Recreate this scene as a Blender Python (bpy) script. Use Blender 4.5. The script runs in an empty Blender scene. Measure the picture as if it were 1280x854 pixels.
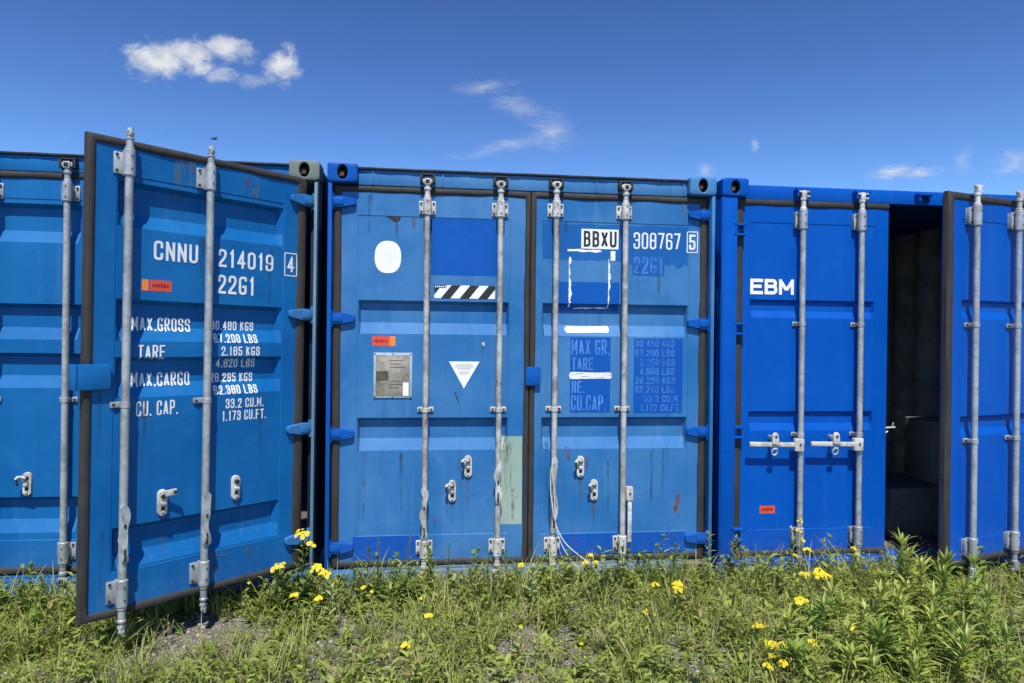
import bpy, bmesh, math, random
import numpy as np
from mathutils import Matrix, Vector

random.seed(7)
rng = np.random.default_rng(11)
SC = bpy.context.scene
COL = SC.collection
rad = math.radians

# ------------------------------------------------------------------ camera
CAM_POS = (0.621, -4.2283, 1.5402)
YAW, PITCH, ROLL = -0.1188, -0.0041, 0.0106
cam_d = bpy.data.cameras.new('camera')
cam = bpy.data.objects.new('camera', cam_d)
COL.objects.link(cam)
cy, sy, cp, sp = math.cos(YAW), math.sin(YAW), math.cos(PITCH), math.sin(PITCH)
fw = Vector((-sy * cp, cy * cp, sp)); rt = Vector((cy, sy, 0)); upv = rt.cross(fw)
r2 = rt * math.cos(ROLL) + upv * math.sin(ROLL)
u2 = -rt * math.sin(ROLL) + upv * math.cos(ROLL)
M = Matrix((r2, u2, -fw)).transposed().to_4x4()
M.translation = CAM_POS
cam.matrix_world = M
cam_d.sensor_fit = 'HORIZONTAL'
cam_d.sensor_width = 36.0
cam_d.lens = 860.0 / 1280.0 * 36.0
cam_d.clip_start = 0.05
cam_d.clip_end = 3000
SC.camera = cam

# ------------------------------------------------------------------ sun, exposure
SUN_EL, SUN_AZ = rad(60), rad(-4.0)          # azimuth from -Y towards +X
SUN_STRENGTH = 4.4
SKY_STRENGTH = 0.051
sdir = Vector((math.sin(SUN_AZ) * math.cos(SUN_EL), -math.cos(SUN_AZ) * math.cos(SUN_EL), math.sin(SUN_EL)))
sun_d = bpy.data.lights.new('sun', 'SUN')
sun_d.energy = SUN_STRENGTH
sun_d.angle = rad(0.53)
sun_d.color = (1.0, 0.955, 0.89)
sun = bpy.data.objects.new('sun', sun_d)
sun.rotation_euler = sdir.to_track_quat('Z', 'Y').to_euler()
sun.location = (0, -6, 9)
COL.objects.link(sun)

SC.view_settings.view_transform = 'Standard'
SC.view_settings.look = 'None'
SC.view_settings.exposure = 0.47
SC.view_settings.gamma = 1.0
SC.view_settings.use_curve_mapping = False


# ------------------------------------------------------------------ node helper
class NT:
    def __init__(self, tree):
        self.t = tree
        self.t.nodes.clear()

    def n(self, kind, ins=None, **props):
        nd = self.t.nodes.new(kind)
        for k, v in props.items():
            setattr(nd, k, v)
        for k, v in (ins or {}).items():
            sock = nd.inputs[k]
            if isinstance(v, bpy.types.NodeSocket):
                self.t.links.new(v, sock)
            else:
                sock.default_value = v
        return nd

    def math(self, op, a, b=0.0, c=None, clamp=False):
        ins = {0: a, 1: b}
        if c is not None:
            ins[2] = c
        return self.n('ShaderNodeMath', ins, operation=op, use_clamp=clamp).outputs[0]

    def mix(self, fac, a, b, blend='MIX'):
        nd = self.n('ShaderNodeMix', data_type='RGBA', blend_type=blend)
        for idx, v in ((0, fac), (6, a), (7, b)):
            s = nd.inputs[idx]
            if isinstance(v, bpy.types.NodeSocket):
                self.t.links.new(v, s)
            else:
                s.default_value = v if idx == 0 else (*v[:3], 1.0)
        return nd.outputs[2]

    def ramp(self, fac, lo, hi):
        return self.n('ShaderNodeMapRange', {0: fac, 1: lo, 2: hi}, interpolation_type='SMOOTHSTEP', clamp=True).outputs[0]

    def noise(self, vec, scale, detail=4.0, rough=0.55, dist=0.0):
        return self.n('ShaderNodeTexNoise', {'Vector': vec, 'Scale': scale, 'Detail': detail, 'Roughness': rough,
                                             'Distortion': dist})

    def mapping(self, vec, scale=(1, 1, 1), loc=(0, 0, 0)):
        return self.n('ShaderNodeMapping', {'Vector': vec, 'Scale': scale, 'Location': loc}).outputs[0]


# ------------------------------------------------------------------ world: sky and clouds
W = bpy.data.worlds.new('World')
SC.world = W
W.use_nodes = True
t = NT(W.node_tree)
sky = t.n('ShaderNodeTexSky', sky_type='NISHITA', sun_disc=False, sun_elevation=SUN_EL,
          sun_rotation=math.pi - SUN_AZ, altitude=300.0, air_density=1.0, dust_density=0.1, ozone_density=4.0)
hs = t.n('ShaderNodeHueSaturation', {'Hue': 0.501, 'Saturation': 1.0, 'Value': 0.86, 'Fac': 1.0, 'Color': sky.outputs[0]})
gm = t.n('ShaderNodeGamma', {'Color': hs.outputs[0], 'Gamma': 1.65})
bg = t.n('ShaderNodeBackground', {'Color': gm.outputs[0], 'Strength': SKY_STRENGTH})
tc = t.n('ShaderNodeTexCoord')
sep = t.n('ShaderNodeSeparateXYZ', {0: tc.outputs['Generated']})
dy = t.math('MAXIMUM', sep.outputs[1], 0.02)
U = t.math('DIVIDE', sep.outputs[0], dy)
V = t.math('DIVIDE', sep.outputs[2], dy)
uv = t.n('ShaderNodeCombineXYZ', {0: U, 1: V, 2: 0.0}).outputs[0]
nA = t.noise(t.mapping(uv, (1, 1.25, 1)), 34.0, 9.0, 0.66, 0.35)      # puffy
nB = t.noise(t.mapping(uv, (1, 1.6, 1), (3.1, 1.7, 0)), 13.0, 6.0, 0.6, 0.5)   # wispy warp
nCol = t.noise(t.mapping(uv, (1, 1.4, 1), (5.2, 0.7, 0)), 30.0, 3.0, 0.5)
wu = t.math('MULTIPLY_ADD', t.math('SUBTRACT', nB.outputs[0], 0.5), 0.035, U)
sB = t.n('ShaderNodeSeparateColor', {0: nB.outputs[1]})
wv = t.math('MULTIPLY_ADD', t.math('SUBTRACT', sB.outputs[1], 0.5), 0.03, V)


def blob(u0, v0, a, b, rot, strength, amp, lo, hi, noise):
    c, s = math.cos(rad(rot)), math.sin(rad(rot))
    du = t.math('SUBTRACT', wu, u0)
    dv = t.math('SUBTRACT', wv, v0)
    x = t.math('ADD', t.math('MULTIPLY', du, c / a), t.math('MULTIPLY', dv, s / a))
    y = t.math('SUBTRACT', t.math('MULTIPLY', dv, c / b), t.math('MULTIPLY', du, s / b))
    ln = t.math('SQRT', t.math('ADD', t.math('MULTIPLY', x, x), t.math('MULTIPLY', y, y)))
    val = t.math('SUBTRACT', 1.0, ln)
    val = t.math('MULTIPLY_ADD', t.math('SUBTRACT', noise, 0.5), amp, val)
    return t.math('MULTIPLY', t.ramp(val, lo, hi), strength)


nAf, nBf = nA.outputs[0], nB.outputs[0]
streak = t.noise(t.mapping(uv, (1, 5.0, 1), (0.3, 2.2, 0)), 30.0, 8.0, 0.66, 1.0).outputs[0]
cum = [(-0.3690, 0.3815, .056, .031, 4, .97), (-0.3280, 0.3880, .036, .028, -12, .93), (-0.2870, 0.3990, .042, .019, -6, .85),
       (-0.2080, 0.3790, .026, .030, -35, .93), (-0.2900, 0.3610, .028, .013, 10, .50), (-0.2480, 0.3590, .028, .010, 0, .32)]
cir = [(0.0760, 0.3655, .050, .009, 9, .42), (0.1250, 0.3400, .046, .016, -22, .38), (0.1780, 0.3080, .038, .024, -18, .42),
       (0.1080, 0.2800, .080, .009, 12, .36), (0.1600, 0.2960, .045, .012, 14, .36),
       (0.7150, 0.2665, .048, .010, 8, .80), (0.7600, 0.2670, .044, .009, 5, .75), (0.8350, 0.2850, .018, .026, -30, .28),
       (0.4890, 0.2990, .009, .008, 0, .55), (0.4150, 0.2560, .018, .010, 0, .6), (0.9400, 0.2900, .060, .018, 10, .5)]
tot = None
for c in cum:
    m_ = blob(*c, 1.9, -0.10, 0.80, nAf)
    tot = m_ if tot is None else t.math('MAXIMUM', tot, m_)
for c in cir:
    m_ = blob(c[0], c[1], c[2], c[3] * 1.3, c[4], c[5] * 1.25, 1.9, -0.20, 1.75, streak)
    tot = t.math('MAXIMUM', tot, m_)
tot = t.math('MULTIPLY', tot, t.ramp(sep.outputs[1], 0.02, 0.10))
ccol = t.mix(t.ramp(nCol.outputs[0], 0.35, 0.62), (0.66, 0.72, 0.83), (0.98, 0.985, 1.0))
bgc = t.n('ShaderNodeBackground', {'Color': ccol, 'Strength': 0.62})
mx = t.n('ShaderNodeMixShader', {0: tot, 1: bg.outputs[0], 2: bgc.outputs[0]})
t.n('ShaderNodeOutputWorld', {0: mx.outputs[0]})


# ------------------------------------------------------------------ materials
def new_mat(name):
    m = bpy.data.materials.new(name)
    m.use_nodes = True
    return m, NT(m.node_tree)


def finish(t, col, rough, metallic=0.0, normal=None, spec=0.5, extra=None):
    ins = {'Base Color': col, 'Roughness': rough, 'Metallic': metallic, 'Specular IOR Level': spec}
    if normal is not None:
        ins['Normal'] = normal
    ins.update(extra or {})
    for k in ('Base Color',):
        if not isinstance(ins[k], bpy.types.NodeSocket):
            ins[k] = (*ins[k][:3], 1.0)
    b = t.n('ShaderNodeBsdfPrincipled', ins)
    t.n('ShaderNodeOutputMaterial', {0: b.outputs[0]})


def paint(name, base, fade, fade_amt=0.6, rust=0.3, rough=0.42, streak=0.35, chips=0.5, spec=0.2, splash=0.12):
    m, t = new_mat(name)
    tc = t.n('ShaderNodeTexCoord').outputs['Object']
    oi = t.n('ShaderNodeObjectInfo')
    n1 = t.noise(tc, 1.1, 7.0, 0.62, 0.4).outputs[0]
    n2 = t.noise(t.mapping(tc, (11, 11, 0.55)), 1.0, 5.0, 0.6).outputs[0]
    n3 = t.noise(tc, 38.0, 8.0, 0.7).outputs[0]
    n4 = t.noise(t.mapping(tc, (5, 5, 2), (2, 1, 4)), 1.0, 3.0).outputs[0]
    n5 = t.noise(tc, 7.0, 6.0, 0.65, 0.6).outputs[0]
    col = t.mix(t.math('MULTIPLY', t.ramp(n1, 0.36, 0.68), fade_amt), base, fade)
    col = t.mix(t.math('MULTIPLY', t.ramp(n5, 0.5, 0.78), 0.25 * fade_amt), col, tuple(min(1, c * 1.35 + .015) for c in fade))
    # run-off streaks: darker grime and pale chalk
    col = t.mix(t.math('MULTIPLY', t.ramp(n2, 0.55, 0.78), streak * 0.5), col, tuple(c * 0.45 + 0.01 for c in base))
    n2b = t.noise(t.mapping(tc, (17, 17, 0.7), (9, 3, 1)), 1.0, 4.0, 0.6).outputs[0]
    col = t.mix(t.math('MULTIPLY', t.ramp(n2b, 0.58, 0.8), streak * 0.45), col, tuple(c * 0.7 + 0.10 for c in fade))
    # scuffs
    sc_ = t.noise(t.mapping(tc, (1.5, 1.5, 30), (3, 8, 2)), 2.2, 6.0, 0.7, 1.2).outputs[0]
    col = t.mix(t.math('MULTIPLY', t.ramp(sc_, 0.68, 0.76), 0.28 * chips), col, (0.25, 0.36, 0.52))
    # chips with rust
    chip = t.math('MULTIPLY', t.ramp(n3, 0.70, 0.745), t.ramp(n4, 0.52, 0.66))
    col = t.mix(t.math('MULTIPLY', chip, chips), col, (0.105, 0.052, 0.026))
    if rust > 0:
        rs = t.noise(t.mapping(tc, (9, 9, 1.1), (1, 7, 3)), 1.0, 6.0, 0.7, 0.3).outputs[0]
        col = t.mix(t.math('MULTIPLY', t.math('MULTIPLY', t.ramp(rs, 0.64, 0.76), t.ramp(n4, 0.50, 0.64)), rust), col,
                    (0.16, 0.085, 0.045))
    # dried mud splashed up from the ground
    zz = t.n('ShaderNodeSeparateXYZ', {0: tc}).outputs[2]
    sp_ = t.noise(tc, 26.0, 7.0, 0.75, 0.5).outputs[0]
    reach = t.math('SUBTRACT', 1.0, t.ramp(zz, 0.10, 0.62))
    spl = t.ramp(t.math('MULTIPLY_ADD', reach, 0.30, t.math('MULTIPLY', sp_, 0.75)), 0.52, 0.70)
    col = t.mix(t.math('MULTIPLY', spl, splash * 0.5), col, (0.24, 0.215, 0.17))
    rg = t.math('MULTIPLY_ADD', n5, 0.22, rough - 0.11)
    nb = t.noise(tc, 3.2, 3.0, 0.5).outputs[0]
    hgt = t.math('ADD', t.math('MULTIPLY', nb, 0.010), t.math('MULTIPLY', t.noise(tc, 160.0, 2.0).outputs[0], 0.00022))
    bmp = t.n('ShaderNodeBump', {'Strength': 0.55, 'Distance': 1.0, 'Height': hgt}).outputs[0]
    finish(t, col, rg, 0.0, bmp, spec)
    return m


def simple(name, base, rough=0.5, metallic=0.0, var=0.25, scale=20.0, dark=None, bump=0.0, spec=0.5, rust=0.0):
    m, t = new_mat(name)
    tc = t.n('ShaderNodeTexCoord').outputs['Object']
    n1 = t.noise(tc, scale, 6.0, 0.65).outputs[0]
    n2 = t.noise(tc, scale * 0.22, 4.0, 0.6).outputs[0]
    d = dark or tuple(c * (1 - var * 1.6) for c in base)
    col = t.mix(t.ramp(t.math('MULTIPLY_ADD', n2, 0.5, t.math('MULTIPLY', n1, 0.5)), 0.38, 0.62), d, base)
    if rust:
        nr = t.noise(t.mapping(tc, (7, 7, 1.6)), 2.0, 7.0, 0.72, 0.5).outputs[0]
        col = t.mix(t.math('MULTIPLY', t.ramp(nr, 0.56, 0.70), rust), col, (0.17, 0.105, 0.065))
        nk = t.noise(t.mapping(tc, (3, 3, 2.2), (4, 1, 2)), 3.0, 5.0, 0.6).outputs[0]
        col = t.mix(t.math('MULTIPLY', t.ramp(nk, 0.55, 0.66), rust * .7), col, (0.10, 0.11, 0.12))
    nrm = None
    if bump:
        nrm = t.n('ShaderNodeBump', {'Strength': bump, 'Distance': 0.004, 'Height': n1}).outputs[0]
    finish(t, col, t.math('MULTIPLY_ADD', n2, 0.2, rough - 0.1), metallic, nrm, spec)
    return m


M_ = {}
M_['paint1'] = paint('navy_blue_paint', (0.001, 0.096, 0.300), (0.008, 0.138, 0.37), 0.75, 0.45, 0.5, 0.5, 0.7)
M_['paint2'] = paint('faded_blue_paint', (0.015, 0.126, 0.338), (0.062, 0.196, 0.41), 0.9, 0.7, 0.58, 0.8, 1.0)
M_['paint3'] = paint('bright_blue_paint', (0.0, 0.069, 0.370), (0.001, 0.086, 0.410), 0.7, 0.0, 0.42, 0.22, 0.22, spec=0.12)
M_['repaint'] = paint('fresh_blue_touch_up', (0.001, 0.074, 0.350), (0.005, 0.094, 0.39), 0.5, 0.05, 0.40, 0.12, 0.15)
M_['darkpatch'] = paint('old_blue_under_sticker', (0.006, 0.088, 0.31), (0.016, 0.12, 0.37), 0.7, 0.1, 0.42, 0.3, 0.3)
M_['palestrip'] = paint('chalky_light_blue_paint', (0.10, 0.19, 0.25), (0.17, 0.25, 0.28), 0.8, 0.8, 0.6, 0.7, 0.9)
M_['green'] = paint('pale_green_primer', (0.24, 0.36, 0.31), (0.33, 0.42, 0.35), 0.7, 0.95, 0.6, 0.3, 0.9)
M_['pale'] = paint('weathered_pale_paint', (0.10, 0.15, 0.15), (0.17, 0.20, 0.175), 0.7, 0.7, 0.6, 0.6, 0.9)
M_['sill'] = paint('greyed_blue_paint', (0.10, 0.17, 0.24), (0.17, 0.24, 0.29), 0.7, 0.8, 0.6, 0.6, 0.9)
M_['brown'] = paint('rusty_grey_paint', (0.16, 0.13, 0.10), (0.22, 0.19, 0.16), 0.7, 0.9, 0.7, 0.6, 0.9)
M_['side_shade'] = paint('gap_shade_navy', (0.003, 0.016, 0.050), (0.006, 0.024, 0.065), 0.7, 0.4, 0.6, 0.5, 0.6)  # gap shade painted in: side walls and post coloured near-black
M_['edge'] = simple('dark_roof_edge', (0.022, 0.024, 0.028), 0.8, 0, 0.4, 30)  # near-black strip along the roof edge
M_['rubber'] = simple('dusty_door_rubber', (0.033, 0.031, 0.029), 0.75, 0, 0.3, 14, dark=(0.020, 0.018, 0.017), bump=0.3)
M_['galv'] = simple('galvanised_steel', (0.44, 0.465, 0.47), 0.5, 0.35, 0.18, 34, dark=(0.27, 0.29, 0.30), bump=0.15, rust=0.35)
M_['galv_old'] = simple('stained_galvanised_steel', (0.52, 0.52, 0.49), 0.55, 0.2, 0.3, 26, dark=(0.27, 0.255, 0.23), bump=0.2, rust=0.8)
M_['whitemetal'] = simple('white_zinc_bracket', (0.64, 0.64, 0.61), 0.5, 0.1, 0.2, 40, dark=(0.38, 0.36, 0.32), bump=0.15, rust=0.55)
M_['bolt'] = simple('dark_bolt', (0.07, 0.065, 0.06), 0.5, 0.5, 0.3, 60)
M_['darksteel'] = simple('dark_grimy_steel', (0.035, 0.034, 0.034), 0.6, 0.3, 0.4, 40, bump=0.2)
M_['rust'] = simple('rusty_steel', (0.20, 0.085, 0.04), 0.85, 0, 0.5, 30, dark=(0.06, 0.03, 0.02), bump=0.4)
M_['hole'] = simple('dark_inside', (0.012, 0.011, 0.011), 0.9, 0, 0.3, 20)
M_['white'] = simple('white_vinyl', (0.80, 0.80, 0.79), 0.45, 0, 0.05, 30, dark=(0.74, 0.74, 0.73))
M_['letter'] = simple('white_stencil_paint', (0.78, 0.79, 0.78), 0.5, 0, 0.1, 45, dark=(0.60, 0.63, 0.66))
M_['ghost'] = simple('ghost_lettering', (0.10, 0.27, 0.60), 0.5, 0, 0.5, 70, dark=(0.022, 0.125, 0.46))
M_['ghostfaint'] = simple('faint_ghost_lettering', (0.055, 0.20, 0.55), 0.5, 0, 0.5, 60, dark=(0.010, 0.095, 0.42))
M_['black'] = simple('black_vinyl', (0.018, 0.018, 0.018), 0.45, 0, 0.2, 30)
M_['red'] = simple('red_sticker', (0.72, 0.070, 0.030), 0.5, 0, 0.12, 30)
M_['orange'] = simple('orange_sticker', (0.85, 0.24, 0.03), 0.5, 0, 0.12, 30)
M_['darkred'] = simple('dark_red_print', (0.20, 0.012, 0.010), 0.6, 0, 0.2, 30)
M_['plate'] = simple('tarnished_data_plate', (0.40, 0.36, 0.29), 0.5, 0.35, 0.35, 34, dark=(0.22, 0.20, 0.16), bump=0.3)
M_['platerim'] = simple('bright_plate_rim', (0.48, 0.58, 0.62), 0.45, 0.3, 0.2, 40)
M_['platedark'] = simple('dark_plate_field', (0.10, 0.095, 0.065), 0.6, 0.1, 0.3, 60)
M_['print'] = simple('pale_grey_print', (0.50, 0.50, 0.47), 0.6, 0, 0.1, 60)
M_['cord'] = simple('white_cord', (0.62, 0.63, 0.62), 0.7, 0, 0.2, 80)
M_['inside'] = simple('grey_inner_paint', (0.50, 0.52, 0.51), 0.7, 0, 0.3, 8)
M_['planks'] = simple('worn_plywood_floor', (0.16, 0.13, 0.10), 0.8, 0, 0.3, 12)
M_['carton'] = simple('grey_carton', (0.20, 0.20, 0.185), 0.8, 0, 0.1, 12)
M_['crate'] = simple('grey_crate', (0.13, 0.14, 0.135), 0.7, 0, 0.15, 12)
M_['bird'] = simple('dark_plumage', (0.03, 0.028, 0.026), 0.8, 0, 0.3, 30)


def scraped_white():
    m, t = new_mat('torn_white_tape_residue')
    tc = t.n('ShaderNodeTexCoord').outputs['Object']
    n = t.noise(tc, 55.0, 8.0, 0.75, 0.5).outputs[0]
    col = t.mix(t.ramp(n, 0.36, 0.44), (0.02, 0.13, 0.45), (0.80, 0.81, 0.82))
    finish(t, col, 0.6)
    return m


M_['scrape'] = scraped_white()


def torn_white():
    m, t = new_mat('scratched_white_paint')
    tc = t.n('ShaderNodeTexCoord').outputs['Object']
    n = t.noise(t.mapping(tc, (4, 4, 60)), 3.0, 5.0, 0.6, 0.4).outputs[0]
    col = t.mix(t.ramp(n, 0.54, 0.62), (0.72, 0.73, 0.73), (0.16, 0.16, 0.17))
    finish(t, col, 0.6)
    return m


M_['tornwhite'] = torn_white()


def stain_mat(name, col, amount):
    m, t = new_mat(name)
    tc = t.n('ShaderNodeTexCoord').outputs['Object']
    n = t.noise(t.mapping(tc, (60, 60, 6)), 1.0, 6.0, 0.65, 0.4).outputs[0]
    n2 = t.noise(tc, 18.0, 5.0, 0.6).outputs[0]
    a = t.math('MULTIPLY', t.math('MULTIPLY', t.ramp(n, 0.38, 0.62), t.ramp(n2, 0.30, 0.62)), amount)
    b = t.n('ShaderNodeBsdfPrincipled', {'Base Color': (*col, 1), 'Roughness': 0.8, 'Specular IOR Level': 0.1})
    tr = t.n('ShaderNodeBsdfTransparent')
    mx = t.n('ShaderNodeMixShader', {0: a, 1: tr.outputs[0], 2: b.outputs[0]})
    t.n('ShaderNodeOutputMaterial', {0: mx.outputs[0]})
    return m


M_['ruststain'] = stain_mat('rust_run', (0.17, 0.075, 0.035), 0.62)
M_['grime'] = stain_mat('dark_grime_run', (0.045, 0.055, 0.060), 0.55)
M_['algae'] = stain_mat('yellow_green_run', (0.16, 0.17, 0.06), 0.55)


def leaf_mat(name, a, b, tip=None, trans=0.35, rough=0.5):
    m, t = new_mat(name)
    g = t.n('ShaderNodeNewGeometry')
    rp = g.outputs['Random Per Island']
    pos = t.n('ShaderNodeTexCoord').outputs['Object']
    n1 = t.noise(pos, 2.3, 3.0, 0.6).outputs[0]
    col = t.mix(rp, a, b)
    col = t.mix(t.math('MULTIPLY', t.ramp(n1, 0.42, 0.66), 0.5), col, tuple(c * 1.25 for c in b))
    if tip:
        r2_ = t.math('FRACT', t.math('MULTIPLY', rp, 17.31))
        col = t.mix(t.ramp(r2_, 0.88, 0.9), col, tip)
    p = t.n('ShaderNodeBsdfPrincipled', {'Base Color': col, 'Roughness': rough, 'Specular IOR Level': 0.35})
    tcol = t.mix(0.5, col, (0.20, 0.30, 0.03))
    tr = t.n('ShaderNodeBsdfTranslucent', {'Color': tcol})
    mx = t.n('ShaderNodeMixShader', {0: trans, 1: p.outputs[0], 2: tr.outputs[0]})
    t.n('ShaderNodeOutputMaterial', {0: mx.outputs[0]})
    return m


M_['herb'] = leaf_mat('herb_leaves', (0.125, 0.190, 0.022), (0.370, 0.430, 0.090), (0.30, 0.25, 0.10))
M_['grass'] = leaf_mat('grass_blades', (0.155, 0.210, 0.032), (0.380, 0.405, 0.115), (0.42, 0.35, 0.18))
M_['dry'] = leaf_mat('dry_stalks', (0.30, 0.25, 0.13), (0.48, 0.41, 0.24), None, 0.25)
M_['gold'] = leaf_mat('narrow_weed_leaves', (0.24, 0.31, 0.040), (0.50, 0.54, 0.15), None, 0.35, 0.42)
M_['gold2'] = leaf_mat('fresh_narrow_weed_leaves', (0.14, 0.23, 0.030), (0.33, 0.43, 0.09), None, 0.35, 0.42)
M_['bush'] = leaf_mat('dark_weed_leaves', (0.080, 0.130, 0.024), (0.200, 0.255, 0.060), None, 0.3, 0.45)
M_['palef'] = leaf_mat('pale_leaves', (0.30, 0.38, 0.13), (0.46, 0.52, 0.26), None, 0.3)
M_['stem'] = simple('green_stems', (0.10, 0.125, 0.035), 0.6, 0, 0.2, 30)
M_['petal'] = leaf_mat('yellow_petals', (0.80, 0.62, 0.008), (0.90, 0.76, 0.03), None, 0.25)
M_['disc'] = simple('flower_centre', (0.62, 0.30, 0.01), 0.7, 0, 0.2, 200)
M_['stone'] = None


def stone_mat():
    m, t = new_mat('grey_stones')
    g = t.n('ShaderNodeNewGeometry')
    pos = t.n('ShaderNodeTexCoord').outputs['Object']
    col = t.mix(g.outputs['Random Per Island'], (0.17, 0.155, 0.14), (0.46, 0.44, 0.41))
    n = t.noise(pos, 90.0, 4.0).outputs[0]
    col = t.mix(t.math('MULTIPLY', n, 0.5), col, (0.14, 0.125, 0.11))
    finish(t, col, 0.85)
    return m


M_['stone'] = stone_mat()


def ground_mat():
    m, t = new_mat('gravelly_soil')
    pos = t.n('ShaderNodeTexCoord').outputs['Object']
    v = t.n('ShaderNodeTexVoronoi', {'Vector': pos, 'Scale': 75.0, 'Randomness': 1.0})
    sepc = t.n('ShaderNodeSeparateColor', {0: v.outputs['Color']})
    n1 = t.noise(pos, 3.0, 6.0, 0.65).outputs[0]
    n2 = t.noise(pos, 120.0, 5.0, 0.7).outputs[0]
    stone = t.mix(sepc.outputs[0], (0.13, 0.12, 0.105), (0.42, 0.40, 0.37))
    soil = t.mix(n2, (0.075, 0.062, 0.045), (0.20, 0.175, 0.135))
    col = t.mix(t.ramp(v.outputs['Distance'], 0.34, 0.52), stone, soil)
    col = t.mix(t.math('MULTIPLY', t.ramp(n1, 0.45, 0.66), 0.6), col, (0.105, 0.115, 0.045))
    far = t.noise(pos, 0.35, 5.0, 0.6).outputs[0]
    col = t.mix(t.math('MULTIPLY', t.ramp(far, 0.5, 0.7), 0.4), col, (0.09, 0.11, 0.035))
    h = t.math('ADD', t.math('MULTIPLY', t.math('SUBTRACT', 1.0, v.outputs['Distance']), 0.8), n2)
    b = t.n('ShaderNodeBump', {'Strength': 0.9, 'Distance': 0.008, 'Height': h}).outputs[0]
    finish(t, col, 0.9, 0, b, 0.2)
    return m


M_['ground'] = ground_mat()


# ------------------------------------------------------------------ mesh batch
_boxcache = {}


class B:
    def __init__(self):
        self.v, self.f, self.m = [], [], []

    def add(self, vs, fs, mi=0):
        o = len(self.v)
        self.v.extend([tuple(p) for p in vs])
        self.f.extend([tuple(i + o for i in q) for q in fs])
        self.m.extend([mi] * len(fs))

    def box(self, x0, x1, y0, y1, z0, z1, bev=0.0, mi=0, xf=None):
        if x1 < x0: x0, x1 = x1, x0
        if y1 < y0: y0, y1 = y1, y0
        if z1 < z0: z0, z1 = z1, z0
        sx, sy_, sz = x1 - x0, y1 - y0, z1 - z0
        c = min(bev, 0.45 * min(sx, sy_, sz))
        if c <= 0:
            vs = [(x, y, z) for x in (x0, x1) for y in (y0, y1) for z in (z0, z1)]
            fs = [(0, 1, 3, 2), (4, 6, 7, 5), (0, 4, 5, 1), (2, 3, 7, 6), (0, 2, 6, 4), (1, 5, 7, 3)]
        else:
            bm = bmesh.new()
            bmesh.ops.create_cube(bm, size=1.0)
            for v in bm.verts:
                v.co = Vector(((x0 + x1) / 2 + v.co.x * sx, (y0 + y1) / 2 + v.co.y * sy_, (z0 + z1) / 2 + v.co.z * sz))
            bmesh.ops.bevel(bm, geom=bm.edges[:], offset=c, segments=2, affect='EDGES', profile=0.5)
            bm.verts.index_update()
            vs = [tuple(v.co) for v in bm.verts]
            fs = [tuple(v.index for v in f.verts) for f in bm.faces]
            bm.free()
        if xf is not None:
            vs = [tuple(xf @ Vector(p)) for p in vs]
        self.add(vs, fs, mi)

    def cyl(self, a, b, r, n=12, mi=0, r1=None):
        a, b = Vector(a), Vector(b)
        d = (b - a).normalized()
        s = d.orthogonal().normalized(); q = d.cross(s)
        r1 = r if r1 is None else r1
        vs = []
        for c, rr in ((a, r), (b, r1)):
            for i in range(n):
                an = 2 * math.pi * i / n
                vs.append(c + (s * math.cos(an) + q * math.sin(an)) * rr)
        fs = [(i, (i + 1) % n, n + (i + 1) % n, n + i) for i in range(n)]
        fs += [tuple(range(n - 1, -1, -1)), tuple(range(n, 2 * n))]
        self.add(vs, fs, mi)

    def lathe(self, x, y, prof, n=16, mi=0):
        vs, fs = [], []
        for z, r in prof:
            for i in range(n):
                an = 2 * math.pi * i / n
                vs.append((x + r * math.cos(an), y + r * math.sin(an), z))
        k = len(prof)
        for j in range(k - 1):
            for i in range(n):
                fs.append((j * n + i, j * n + (i + 1) % n, (j + 1) * n + (i + 1) % n, (j + 1) * n + i))
        fs.append(tuple(range(n - 1, -1, -1)))
        fs.append(tuple(range((k - 1) * n, k * n)))
        self.add(vs, fs, mi)

    def tube(self, path, r, n=8, mi=0):
        P = [Vector(p) for p in path]
        vs, fs = [], []
        k = len(P)
        for j, p in enumerate(P):
            d = (P[min(j + 1, k - 1)] - P[max(j - 1, 0)]).normalized()
            ref = Vector((0.31, 0.87, 0.12))
            s = d.cross(ref).normalized(); q = d.cross(s)
            rr = r(j / (k - 1)) if callable(r) else r
            for i in range(n):
                an = 2 * math.pi * i / n
                vs.append(p + (s * math.cos(an) + q * math.sin(an)) * rr)
        for j in range(k - 1):
            for i in range(n):
                fs.append((j * n + i, j * n + (i + 1) % n, (j + 1) * n + (i + 1) % n, (j + 1) * n + i))
        fs.append(tuple(range(n - 1, -1, -1)))
        fs.append(tuple(range((k - 1) * n, k * n)))
        self.add(vs, fs, mi)

    def prism(self, poly, y0, y1, mi=0, inset=0.0):
        """poly of (x, z); from y0 (front) to y1 (back)"""
        n = len(poly)
        cx = sum(p[0] for p in poly) / n; cz = sum(p[1] for p in poly) / n
        if inset > 0:
            fr = []
            for x, z in poly:
                dx, dz = cx - x, cz - z
                l = math.hypot(dx, dz) or 1
                fr.append((x + dx / l * inset, z + dz / l * inset))
            vs = [(x, y0, z) for x, z in fr] + [(x, y0 + inset, z) for x, z in poly] + [(x, y1, z) for x, z in poly]
            fs = [tuple(range(n))]
            for k in (0, 1):
                fs += [(k * n + i, k * n + (i + 1) % n, (k + 1) * n + (i + 1) % n, (k + 1) * n + i) for i in range(n)]
            fs.append(tuple(range(3 * n - 1, 2 * n - 1, -1)))
        else:
            vs = [(x, y0, z) for x, z in poly] + [(x, y1, z) for x, z in poly]
            fs = [tuple(range(n)), tuple(range(2 * n - 1, n - 1, -1))]
            fs += [(i, (i + 1) % n, n + (i + 1) % n, n + i) for i in range(n)]
        self.add(vs, fs, mi)

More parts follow.
